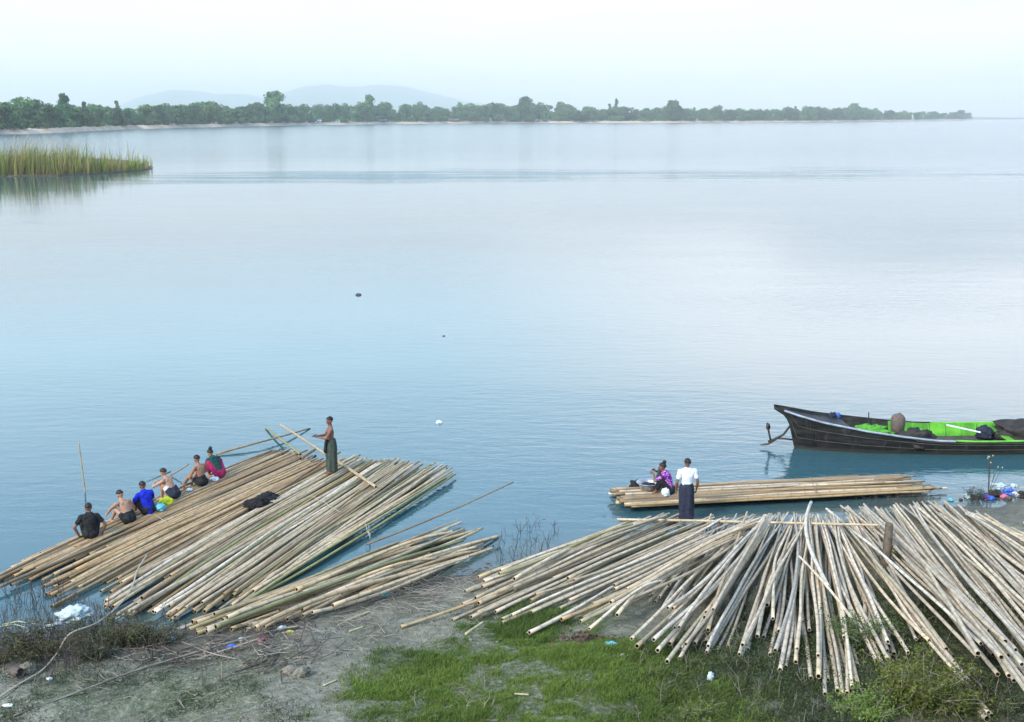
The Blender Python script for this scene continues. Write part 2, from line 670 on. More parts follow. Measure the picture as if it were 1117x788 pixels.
M['tarp_green'] = cloth('tarp_green', (.12, .38, .05), (.05, .20, .03), 5)
M['tarp_dark'] = cloth('tarp_dark', (.03, .03, .03), (.055, .05, .048), 5)
M['metal'] = simple('metal', (.55, .57, .58), (.40, .42, .44), scale=5, rough=.35, spec=.6)
M['metal'].node_tree.nodes['Principled BSDF'].inputs['Metallic'].default_value = .75
M['plastic_white'] = simple('plastic_white', (.74, .82, .84), (.55, .66, .70), scale=8, rough=.45)
M['plastic_yellow'] = simple('plastic_yellow', (.62, .70, .03), (.5, .55, .02), scale=8, rough=.5)
M['plastic_cyan'] = simple('plastic_cyan', (.16, .52, .62), (.10, .38, .48), scale=8, rough=.45)
M['plastic_blue'] = simple('plastic_blue', (.05, .16, .60), (.04, .1, .4), scale=8, rough=.45)
M['plastic_pink'] = simple('plastic_pink', (.62, .20, .38), (.5, .12, .25), scale=8, rough=.5)
M['plastic_violet'] = simple('plastic_violet', (.26, .10, .40), (.2, .07, .3), scale=8, rough=.5)
M['stone'] = simple('stone', (.34, .31, .25), (.20, .185, .155), scale=7, rough=.9, bump=.8)
M['dead_leaf'] = simple('dead_leaf', (.10, .055, .04), (.06, .035, .03), scale=9)
M['leaf_straw'] = simple('leaf_straw', (.50, .46, .26), (.38, .34, .2), scale=9)

# ================================================================== THE SETTING
def grid_mesh(name, xs, ys, zf):
    X, Y = np.meshgrid(xs, ys)
    Z = zf(X, Y)
    nx, ny = len(xs), len(ys)
    v = np.stack([X.ravel(), Y.ravel(), Z.ravel()], 1)
    i = np.arange((nx - 1) * (ny - 1))
    r, c = i // (nx - 1), i % (nx - 1)
    a = r * nx + c
    f = np.stack([a, a + 1, a + nx + 1, a + nx], 1)
    return mesh_np(name, v, f), v


# river: one sheet to the horizon
xs = np.concatenate([np.linspace(-13000, -300, 12), np.linspace(-250, -40, 8), np.arange(-30, 30, .2), np.linspace(40, 250, 8), np.linspace(300, 13000, 12)])
ys = np.concatenate([np.linspace(-300, 10, 10), np.arange(16, 38, .2), np.linspace(50, 300, 6), np.linspace(400, 13000, 16)])
me, v = grid_mesh('river', xs, ys, lambda x, y: x * 0)
gz = ground(v[:, 0], v[:, 1])
attr(me, 'shallow', np.clip(1 + gz / .55, 0, 1) * (np.abs(v[:, 0]) < 40) * (v[:, 1] < 40))
tag(link('river', me, M['river'], smooth=True), kind='structure')

# near bank
def bank_axis(lo, a, b, hi, fine, coarse):
    return np.concatenate([np.arange(lo, a, coarse), np.arange(a, b, fine), np.arange(b, hi + coarse, coarse)])


xs = bank_axis(-90, -13, 17, 90, .085, 1.0)
ys = bank_axis(-30, 14.5, 33, 42, .085, .8)
me, v = grid_mesh('river_bank', xs, ys, ground)
px = np.array([to_px(p) if p[1] > 8 else (0, 900) for p in v])


def poly_mask(pts, poly_px, soft=.6):
    """soft inside-ness of world points in a ground polygon given by corner points on the bank"""
    pw = np.array([at_ground(a, b)[:2] for a, b in poly_px])
    x = pts[:, 0] + (vnoise(pts[:, 0], pts[:, 1], .8, 61) - .5) * 1.5 + (vnoise(pts[:, 0], pts[:, 1], 2.5, 62) - .5) * .6
    y = pts[:, 1] + (vnoise(pts[:, 0], pts[:, 1], .8, 63) - .5) * 1.2 + (vnoise(pts[:, 0], pts[:, 1], 2.5, 64) - .5) * .5
    ins = np.zeros(len(x), bool)
    dmin = np.full(len(x), 1e9)
    for i in range(len(pw)):
        (x0, y0), (x1, y1) = pw[i - 1], pw[i]
        c = ((y0 > y) != (y1 > y)) & (x < (x1 - x0) * (y - y0) / ((y1 - y0) + 1e-12) + x0)
        ins ^= c
        dx, dy = x1 - x0, y1 - y0
        t = np.clip(((x - x0) * dx + (y - y0) * dy) / (dx * dx + dy * dy + 1e-9), 0, 1)
        dmin = np.minimum(dmin, np.hypot(x - x0 - t * dx, y - y0 - t * dy))
    sd = np.where(ins, dmin, -dmin)
    return np.clip(sd / soft * .5 + .5, 0, 1)


LAWN = [(392, 800), (395, 745), (440, 715), (500, 700), (560, 682), (640, 683), (660, 700), (700, 708), (735, 730), (790, 745), (800, 800)]
LAWN2 = [(610, 680), (650, 655), (690, 640), (705, 655), (660, 680)]
PATCH = [(-60, 800), (-40, 735), (70, 728), (180, 712), (300, 712), (330, 728), (300, 752), (360, 760), (392, 800)]
SCRUB = [(700, 800), (705, 735), (735, 712), (820, 660), (900, 630), (1000, 625), (1117, 625), (1300, 620), (1300, 800)]
LITTER = [(190, 700), (300, 684), (520, 612), (560, 625), (500, 650), (400, 690), (330, 715), (230, 722), (190, 715)]
cells = np.stack([v[:, 0], v[:, 1]], 1)
vis = (v[:, 1] > 12) & (v[:, 1] < 36) & (np.abs(v[:, 0]) < 25)
green = np.zeros(len(v))
dark = np.zeros(len(v))
vc = v[vis]
nz = vnoise(vc[:, 0], vc[:, 1], .9, 11) * .6 + vnoise(vc[:, 0], vc[:, 1], 2.7, 12) * .4
green[vis] = np.maximum(np.maximum(poly_mask(vc, LAWN) * .95, poly_mask(vc, PATCH, 1.0) * .75 * (nz > .45)), poly_mask(vc, LAWN2) * .7)
green[vis] = np.maximum(green[vis], np.clip((nz - .55) * 4, 0, 1) * .35)
dark[vis] = np.maximum(poly_mask(vc, SCRUB, 1.2) * (.55 + .45 * nz), poly_mask(vc, LITTER, .8) * np.clip(nz * 1.6 - .3, 0, .75))
dead_bare = poly_mask(vc, [(440, 800), (470, 765), (500, 752), (560, 765), (560, 800)], .5)
green[vis] *= (1 - .8 * dead_bare)
attr(me, 'green', green)
attr(me, 'dark', dark)
attr(me, 'wet', np.clip(1 - (v[:, 2] - .02) / .16, 0, 1))
tag(link('river_bank', me, M['mud'], smooth=True), kind='structure')

# far bank: earth cliff and flat land behind it
_fb = [(-700, 160), (-300, 152), (-60, 148), (0, 147), (60, 145.2), (150, 141), (300, 137.6), (420, 135.6), (560, 134.6),
       (750, 134.2), (900, 133.4), (1000, 132.2), (1062, 131.0), (1130, 130.4), (1300, 130)]
fbw = np.array([at_z(a, b, 0)[:2] for a, b in _fb])
fb_px = np.array([a for a, b in _fb], float)
fb_dist = np.array([w[1] for w in fbw])


def far_shore(px):
    y = float(np.interp(px, fb_px, fb_dist))
    dep = y * math.cos(PITCH) + HC * math.sin(PITCH)
    return np.array([(px - CX) / F * dep, y])


def far_at(px, back):
    """a place on the far bank, 'back' metres inland of the shore seen at column px"""
    y = float(np.interp(px, fb_px, fb_dist)) + back
    dep = y * math.cos(PITCH) + HC * math.sin(PITCH)
    return np.array([(px - CX) / F * dep, y, 0.0])


pxs = np.linspace(-600, 1290, 240)
rows = [(-3, -.5), (0, .0), (4, .9), (9, 2.4), (13, 3.1), (30, 3.4), (120, 3.5), (1200, 3.6), (4500, 4.0)]
vs, sand = [], []
for i, p in enumerate(pxs):
    jit = (mnoise.noise(Vector((p * .03, 1.7, 0))) + .6 * mnoise.noise(Vector((p * .15, 3.7, 0)))) * 14
    low = 1.0 if p < 1062 else max(.3, 1 - (p - 1062) / 60)
    for (b, z) in rows:
        q = far_at(p, b + jit * (1 if b < 1000 else 0))
        hh = (.85 + .3 * mnoise.noise(Vector((p * .08, b * .1, 5)))) if z > 1 else 1
        vs.append((q[0], q[1], z * hh * low))
k = len(rows)
fs = [(i * k + j, (i + 1) * k + j, (i + 1) * k + j + 1, i * k + j + 1) for i in range(len(pxs) - 1) for j in range(k - 1)]
me = mesh_np('far_bank', np.array(vs), np.array(fs))
me.materials.append(M['sand'])
me.materials.append(M['far_field'])
me.polygons.foreach_set('material_index', [0 if (i % (k - 1)) < 5 else 1 for i in range(len(fs))])
tag(link('far_bank', me, [], smooth=True), kind='structure')

# hills beyond
prof = [(-300, 0), (-120, 30), (0, 12), (90, 6), (125, 10), (150, 22), (185, 30), (215, 30), (240, 25), (262, 27), (285, 22), (310, 28), (335, 35),
        (360, 36), (378, 34), (400, 35), (425, 36), (445, 34), (470, 27), (500, 20), (530, 14), (570, 8), (640, 3), (720, 0)]
HD = 12300.0
vs = []
pq = np.linspace(-290, 715, 160)
dep = HD * math.cos(PITCH)
for p in pq:
    h = np.interp(p, [a for a, b in prof], [b for a, b in prof])
    h = max(h + 1.6 * mnoise.noise(Vector((p * .06, 0, 0))) + .8 * mnoise.noise(Vector((p * .2, 9, 0))), 0) * HD / F * .93
    x = (p - CX) / F * dep
    for (dy, s) in ((-1500, 0), (-700, .45), (-250, .85), (0, 1), (300, .75), (700, 0)):
        wob = mnoise.noise(Vector((p * .05, dy * .004, 2)))
        vs.append((x * (1 + dy / HD), HD + dy, h * s * (1 + .25 * wob * (s < 1)) - 1 * (s == 0)))
fs = [(i * 6 + j, (i + 1) * 6 + j, (i + 1) * 6 + j + 1, i * 6 + j + 1) for i in range(len(pq) - 1) for j in range(5)]
tag(link('hills', mesh_np('hills', np.array(vs), np.array(fs)), M['hills'], smooth=True), kind='structure')

# the air
hb = MB().box((0, 5750, 165), (27000, 13500, 0))
hb = MB()
hb.box((0, 6000, 163), (27600, 14400, 338))
hm_ = bpy.data.materials.new('haze')
hm_.use_nodes = True
t_ = hm_.node_tree
t_.nodes.clear()
o_ = t_.nodes.new('ShaderNodeOutputMaterial')
pv = t_.nodes.new('ShaderNodeVolumePrincipled')
pv.inputs['Color'].default_value = (.985, .985, .985, 1)
pv.inputs['Density'].default_value = .000185
pv.inputs['Anisotropy'].default_value = 0.8
t_.links.new(pv.outputs[0], o_.inputs['Volume'])
haze = hb.build('haze', hm_)
tag(haze, 'pale blue haze over the whole river', 'haze', kind='stuff')


# ------------------------------------------------------------------ far trees
def leaf_cloud(centres, radii, nleaf, size, flat=.75, seed=0, up=.5):
    """many small leaf faces through a few uneven lobes"""
    r = np.random.default_rng(seed)
    w = np.array([a ** 2 for a in radii])
    idx = r.choice(len(centres), nleaf, p=w / w.sum())
    d = r.normal(size=(nleaf, 3))
    d /= np.linalg.norm(d, axis=1)[:, None]
    rad = r.uniform(.45, 1.08, nleaf) ** .7
    c = np.array(centres)[idx] + d * (np.array(radii)[idx] * rad)[:, None] * np.array([1, 1, flat])
    n_ = d + r.normal(size=(nleaf, 3)) * .7 + np.array([0, 0, up])
    n_ /= np.linalg.norm(n_, axis=1)[:, None]
    t = np.cross(n_, r.normal(size=(nleaf, 3)))
    t /= np.linalg.norm(t, axis=1)[:, None] + 1e-9
    b = np.cross(n_, t)
    s = size * r.uniform(.6, 1.4, nleaf)[:, None]
    v = np.stack([c - t * s - b * s * .6, c + t * s * .8 - b * s * .5, c + t * s + b * s * .55, c - t * s * .7 + b * s * .6], 1).reshape(-1, 3)
    f = np.arange(nleaf * 4).reshape(-1, 4)
    lobe_tone = r.uniform(0, 1, len(centres))
    tone = np.clip(lobe_tone[idx] * .6 + r.uniform(0, .45, nleaf), 0, 1)
    return v, f, np.repeat(tone, 4)


def crown_mesh(name, centres, radii, nleaf, size, **kw):
    v, f, t = leaf_cloud(centres, radii, nleaf, size, **kw)
    me = mesh_np(name, v, f)
    attr(me, 'tone', t)
    return me


def tree_proto(kind, seed):
    r = random.Random(seed)
    cs, rs = [], []
    if kind == 'broad':
        for i in range(17):
            a = r.uniform(0, 2 * PI)
            q = r.uniform(0, .36)
            z = r.uniform(.12, .82)
            cs.append((q * math.cos(a), q * math.sin(a), z))
            rs.append(r.uniform(.13, .24))
        trunk_h = .5
    elif kind == 'dome':
        for i in range(21):
            a = r.uniform(0, 2 * PI)
            z = r.uniform(.16, .86)
            q = r.uniform(.05, .36) * (1.1 - abs(z - .55) * 1.4)
            cs.append((q * math.cos(a), q * math.sin(a), z))
            rs.append(r.uniform(.12, .18))
        trunk_h = .6
    elif kind == 'tall':
        for i in range(11):
            a = r.uniform(0, 2 * PI)
            z = .12 + .78 * i / 10
            q = r.uniform(.0, .16)
            cs.append((q * math.cos(a), q * math.sin(a), z))
            rs.append(r.uniform(.09, .17) * (1.15 - .5 * z))
        trunk_h = .7
    else:
        for i in range(9):
            a = r.uniform(0, 2 * PI)
            q = r.uniform(0, .5)
            cs.append((q * math.cos(a), q * math.sin(a), r.uniform(.2, .7)))
            rs.append(r.uniform(.2, .3))
        trunk_h = .3
    cm = crown_mesh('crown', cs, rs, 1300, .042 if kind != 'bushy' else .06, seed=seed)
    tb = MB()
    tb.tube([(0, 0, -.05), (.01, 0, trunk_h * .5), (.0, .015, trunk_h)], [.03, .022, .012], 6)
    for i in range(3):
        a = r.uniform(0, 2 * PI)
        tb.tube([(0, 0, trunk_h * .55), (.1 * math.cos(a), .1 * math.sin(a), trunk_h * .85), (.2 * math.cos(a), .2 * math.sin(a), trunk_h * 1.1)], [.014, .01, .005], 5)
    return cm, tb.mesh('trunk')


protos = {'broad': [tree_proto('broad', s) for s in (11, 12, 13)], 'dome': [tree_proto('dome', s) for s in (21, 22)],
          'tall': [tree_proto('tall', s) for s in (31, 32)], 'bushy': [tree_proto('bushy', s) for s in (41, 42)]}
for k_, l_ in protos.items():
    for cm, tm in l_:
        cm.materials.append(M['tree_leaf'])
        tm.materials.append(M['bark'])
far_bush_protos = []
for s in (51, 52, 53):
    cm, tm = tree_proto('bushy', s)
    cm.materials.append(M['far_bush'])
    tm.materials.append(M['bark'])
    far_bush_protos.append((cm, tm))


def far_tree(name, proto, loc, h, wide, label, cat, group):
    t = empty(name, loc, random.uniform(0, 2 * PI))
    t.scale = (h * wide, h * wide, h)
    tag(t, label, cat, group)
    o = bpy.data.objects.new('crown', proto[0])
    COL.objects.link(o)
    o.parent = t
    o = bpy.data.objects.new('trunk', proto[1])
    COL.objects.link(o)
    o.parent = t
    return t


top_prof = [(-60, 106), (0, 108), (14, 112), (30, 106), (50, 107), (72, 109), (100, 112), (130, 110), (150, 115), (180, 112), (200, 105), (225, 108), (250, 113), (275, 112),
            (290, 110), (320, 112), (350, 113), (400, 109), (430, 113), (450, 110), (475, 114), (500, 111), (530, 112), (560, 109), (600, 114), (617, 110), (650, 115), (680, 114),
            (715, 116), (735, 110), (755, 116), (780, 115), (810, 119), (850, 118), (880, 114), (905, 119), (930, 114), (960, 120), (1000, 121), (1030, 122), (1056, 121)]
tpx, tpy = [a for a, b in top_prof], [b for a, b in top_prof]
px = -40.0
row = 0
while px < 1058:
    for depth in (0, 1):
        p = px + random.uniform(-3, 3)
        if p > 1056:
            continue
        back = random.uniform(16, 45) if depth == 0 else random.uniform(60, 140)
        q = far_at(p, back)
        dist = q[1]
        q[2] = 3.0
        top = np.interp(p, tpx, tpy) + (random.uniform(0, 11) if depth == 0 else random.choice([0, 1, 3, 6]) + random.uniform(-1, 2)) * (1 if p < 800 else .5)
        base_row = 127 + (HC - 3.0) * F / dist
        h = (base_row - top) * dist / F * 1.04
        r_ = random.random()
        kd = 'broad' if r_ < .55 else 'dome' if r_ < .75 else 'tall' if r_ < .85 else 'bushy'
        wide = {'broad': random.uniform(.9, 1.3), 'dome': random.uniform(.8, 1.1), 'tall': random.uniform(.8, 1.1), 'bushy': random.uniform(.8, 1.1)}[kd]
        seg = 'at the left of the far bank' if p < 290 else 'in the middle of the far bank' if p < 700 else 'towards the right end of the far bank'
        look = {'broad': 'broad leafy dark green tree', 'dome': 'round-headed dark green tree', 'tall': 'slim upright dark green tree', 'bushy': 'low bushy dark green tree'}[kd]
        far_tree('far_tree', random.choice(protos[kd]), q, h, wide, look + ' ' + seg, 'tree', look.replace('tree', 'trees') + ' ' + seg)
    px += 8.5 if px < 500 else 7.0 if px < 800 else 4.6
# the ones that stand out
for (p, top, kd, w_, lab) in ((301, 97, 'dome', .78, 'tallest round-headed tree rising well above the treeline'),
                              (70, 104, 'tall', .8, 'slim spire-like tree rising above the left end of the treeline'),
                              (574, 103.5, 'dome', .7, 'pale blue-green tall tree rising behind the middle of the treeline'),
                              (404, 105, 'tall', 1.1, 'slender tree standing above the treeline beside the round tall one'),
                              (735, 108, 'dome', 1.0, 'bulky round tree standing above the right half of the treeline'),
                              (930, 111.5, 'dome', .9, 'small tufted tree standing above the low right end of the treeline'),
                              (672, 109, 'tall', .45, 'thin palm-like tree poking above the middle of the treeline'),
                              (1046, 119.5, 'dome', 1.5, 'last round tree at the right tip of the treeline')):
    q = far_at(p, 30)
    q[2] = 3
    h = (127 + 7.3 * F / q[1] - top) * q[1] / F * 1.04
    far_tree('far_tree', protos[kd][0], q, h, w_, lab, 'tree', None)
# pale bushes at the foot of the trees
px = -30.0
while px < 830:
    p = px + random.uniform(-4, 4)
    q = far_at(p, random.uniform(9, 16))
    q[2] = 2.6
    h = random.uniform(3.5, 7.0) * q[1] / 1100
    seg = 'left' if p < 330 else 'right'
    far_tree('far_bush', random.choice(far_bush_protos), q, h, random.uniform(1.0, 1.8),
             'low pale green bush at the foot of the far trees, %s half' % seg, 'bush', 'pale bushes along the %s half of the far bank' % seg)
    px += random.uniform(8, 17)

# small huts and boats drawn up on the far shore
for (p, w_, h_, wm, rm, lab) in ((347, 9, 3.6, 'plastic_white', 'plastic_white', 'white hut on the far shore beside the green-roofed one'),
                                 (368, 8, 4.0, 'plastic_white', 'rail_green', 'far hut with a bright green roof'),
                                 (379, 6, 3.2, 'plastic_yellow', 'rust', 'yellowish hut right of the green-roofed hut'),
                                 (418, 10, 3.4, 'rust', 'rail_paint', 'low brown hut with a pale grey roof on the far shore'),
                                 (495, 14, 4.2, 'rust', 'rust', 'long brown thatched shed on the far shore'),
                                 (585, 6, 3.8, 'plastic_white', 'rail_paint', 'small white house half hidden in the far trees')):
    q = far_at(p, 13)
    q[2] = 2.7
    hut = empty('hut', q)
    tag(hut, lab, 'hut')
    MB().box((0, 0, h_ * .3), (w_ * .8, 5, h_ * .6)).build('wall', M[wm], hut)
    rf = MB()
    rf.add([(-w_ / 2, -3.2, h_ * .6), (w_ / 2, -3.2, h_ * .6), (w_ / 2, 0, h_), (-w_ / 2, 0, h_), (-w_ / 2, 3.2, h_ * .6), (w_ / 2, 3.2, h_ * .6)],
           [(0, 1, 2, 3), (3, 2, 5, 4), (0, 3, 4), (1, 5, 2), (0, 4, 5, 1)])
    rf.build('roof', M[rm], hut)
    MB().box((w_ * .1, -2.51, h_ * .22), (1.0, .06, h_ * .4)).build('door', M['iron'], hut)

# ------------------------------------------------------------------ reed bed
def reed_bed():
    edge = [(-260, 196), (-60, 194), (0, 193), (60, 192), (110, 190), (150, 187), (168, 184)]
    rear = [(168, 183), (140, 176), (80, 172), (0, 170), (-260, 170)]
    P = np.array([at_z(a, b, 0)[:2] for a, b in edge + rear])
    mb = MB()
    c = P.mean(0)
    nP = len(P)
    vs = [(x, y, -.3) for x, y in P] + [(c[0] + (x - c[0]) * .985, c[1] + (y - c[1]) * .985, .25) for x, y in P] + [(c[0], c[1], .4)]
    fs = [(i, (i + 1) % nP, nP + (i + 1) % nP, nP + i) for i in range(nP)] + [(nP + i, nP + (i + 1) % nP, 2 * nP) for i in range(nP)]
    mb.add(vs, fs)
    tag(mb.build('reed_island_ground', M['stump']), kind='structure')
    r = np.random.default_rng(5)
    n_ = 42000
    lo, hi = P.min(0), P.max(0)
    pts = r.uniform(lo, hi, (n_ * 4, 2))
    x, y = pts[:, 0], pts[:, 1]
    ins = np.zeros(len(x), bool)
    for i in range(nP):
        (x0, y0), (x1, y1) = P[i - 1], P[i]
        ins ^= ((y0 > y) != (y1 > y)) & (x < (x1 - x0) * (y - y0) / ((y1 - y0) + 1e-9) + x0)
    fr = np.interp(x, np.array([at_z(a, b, 0)[0] for a, b in edge]), np.array([at_z(a, b, 0)[1] for a, b in edge]))
    keep = ins & (x > -112) & ((y - fr) < 1.5 + r.exponential(10, len(x))) & (vnoise(x, y, .6, 21) * .7 + vnoise(x, y, .2, 22) * .6 > .38)
    pts = pts[keep][:n_]
    n_ = len(pts)
    clump = vnoise(pts[:, 0], pts[:, 1], .22, 3) * .6 + vnoise(pts[:, 0], pts[:, 1], .8, 4) * .4
    xe = at_z(168, 184)[0]
    endf = np.clip((xe - pts[:, 0]) / 26, 0, 1) ** .55
    # tallest at the left
    prof_h = np.interp(pts[:, 0], [at_z(a, 190)[0] for a in (-200, 0, 40, 80, 120, 148, 168)], [5.6, 5.6, 5.7, 5.2, 4.3, 2.9, 1.0])
    h = prof_h * (.30 + .95 * clump) * r.uniform(.5, 1.15, n_) * (.66 + .34 * np.clip((xe - pts[:, 0]) / 11, 0, 1))
    lean = (r.normal(0, .17, (n_, 2)) + np.array([.06, 0]) + (clump[:, None] - .5) * .2) * h[:, None]
    wd = r.uniform(.03, .075, n_)
    ang = r.uniform(0, PI, n_)
    ax = np.stack([np.cos(ang), np.sin(ang)], 1) * wd[:, None]
    z0 = np.full(n_, .1)
    b0 = np.stack([pts[:, 0], pts[:, 1], z0], 1)
    V = np.zeros((n_, 5, 3))
    V[:, 0] = b0 - np.c_[ax, z0 * 0]
    V[:, 1] = b0 + np.c_[ax, z0 * 0]
    m = b0 + np.c_[lean * .35, h * .6]
    V[:, 2] = m + np.c_[ax * .9, z0 * 0]
    V[:, 3] = m - np.c_[ax * .9, z0 * 0]
    V[:, 4] = b0 + np.c_[lean, h]
    base = np.arange(n_) * 5
    q4 = np.stack([base, base + 1, base + 2, base + 3], 1)
    q3 = np.stack([base + 3, base + 2, base + 4], 1)
    me = mesh_np('reeds', V.reshape(-1, 3), [q4, q3])
    g = np.array([.16, .22, .04])
    tn = np.array([.36, .28, .12])
    f = np.clip(vnoise(pts[:, 0], pts[:, 1], .45, 8) * 1.5 - .45 + r.normal(0, .25, n_), 0, 1)
    colr = g * (1 - f[:, None]) + tn * f[:, None]
    colr = colr * r.uniform(.6, 1.25, (n_, 1))
    cc = np.repeat(np.c_[colr, np.ones(n_)][:, None, :], 5, 1)
    cc[:, 0:2, :3] = cc[:, 0:2, :3] * .6 + np.array([.24, .17, .08]) * .4
    attr(me, 'tint', cc.reshape(-1, 4), 'FLOAT_COLOR')
    tag(link('reeds', me, M['reed']), 'tall green and tan reeds standing out in the river', 'reeds', kind='stuff')
    # feathery plumes on the tallest stems
    tall = np.argsort(-h)[:700]
    tall = tall[r.random(len(tall)) < .16]
    mb = MB()
    for i in tall:
        tp = V[i, 4]
        mb.tube([tp - np.array([0, 0, .3]), tp + np.array([.05, 0, .25]), tp + np.array([.25, 0, .7])], [.015, .075, .02], 4)
    me = mb.mesh('reed_plumes')
    attr(me, 'tint', np.tile(np.array([.50, .42, .36, 1]), (len(me.vertices), 1)), 'FLOAT_COLOR')
    tag(link('reed_plumes', me, M['reed']), 'pinkish plumes on top of the tallest reeds', 'reed plumes', kind='stuff')


reed_bed()

# ================================================================== BAMBOO
CELL = .05
HX0, HY0, HNX, HNY = -16.0, 14.0, 800, 620
gx = HX0 + np.arange(HNX) * CELL
gy = HY0 + np.arange(HNY) * CELL
GX, GY = np.meshgrid(gx, gy)
GROUND = ground(GX, GY)
HM = np.maximum(GROUND, -.07)
HMG = HM.copy()


def hidx(x, y):
    return (np.clip(((y - HY0) / CELL + .5).astype(int), 0, HNY - 1), np.clip(((x - HX0) / CELL + .5).astype(int), 0, HNX - 1))


def settle(P0, P1, r0, r1, bend, nsup=48, sag=.25, dip0=0.0, dip1=0.0):
    """let a straight culm come to rest on what lies below it; returns its path"""
    t = np.linspace(0, 1, nsup)
    d = P1 - P0
    L = np.hypot(*d)
    nrm = np.array([-d[1], d[0]]) / (L + 1e-9)
    xy = P0[None] + d[None] * t[:, None] + nrm[None] * (bend * np.sin(PI * t))[:, None]
    s = np.full(nsup, -9.)
    rr = r0 + (r1 - r0) * t
    for o in (-.45, 0, .45):                      # culms nest a little between those below
        q = xy + nrm * (rr * o)[:, None]
        s = np.maximum(s, HM[hidx(q[:, 0], q[:, 1])] - rr * .35)
    s = np.maximum(s, HMG[hidx(xy[:, 0], xy[:, 1])])
    hull = []
    for i in range(nsup):
        while len(hull) >= 2:
            a, b = hull[-2], hull[-1]
            if (s[b] - s[a]) * (t[i] - t[a]) <= (s[i] - s[a]) * (t[b] - t[a]):
                hull.pop()
            else:
                break
        hull.append(i)
    a, b = hull[0], hull[-1]
    for i, j in zip(hull[:-1], hull[1:]):
        if t[i] <= .5 <= t[j]:
            a, b = i, j
    k = (s[b] - s[a]) / max(t[b] - t[a], 1e-6)
    z = s[a] + k * (t - t[a])
    gap = np.minimum(np.maximum(z - s, 0), .4)
    low = np.polyval(np.polyfit(t, gap, 3), t)     # long springy culms droop smoothly towards what is under them
    z = z - sag * np.clip(low - low[[a, b]].max() * .5, 0, .35) + rr - .004
    z = np.polyval(np.polyfit(t, z, 3), t)
    if dip0:
        z = z - dip0 * np.clip(1 - t / .35, 0, 1) ** 1.5
    if dip1:
        z = z - dip1 * np.clip((t - .65) / .35, 0, 1) ** 1.5
    return xy, z, rr, nrm


def stamp(xy, z, rr, nrm):
    n_ = int(np.hypot(*(xy[-1] - xy[0])) / .03) + 2
    u = np.linspace(0, len(xy) - 1, n_)
    i0 = np.minimum(u.astype(int), len(xy) - 2)
    f = u - i0
    q = xy[i0] * (1 - f)[:, None] + xy[i0 + 1] * f[:, None]
    zz_ = z[i0] * (1 - f) + z[i0 + 1] * f
    r_ = rr[i0] * (1 - f) + rr[i0 + 1] * f
    for o in (-.85, -.4, 0, .4, .85):
        w = q + nrm * (r_ * o)[:, None]
        iy, ix = hidx(w[:, 0], w[:, 1])
        np.maximum.at(HM, (iy, ix), zz_ + r_ * math.sqrt(1 - o * o))


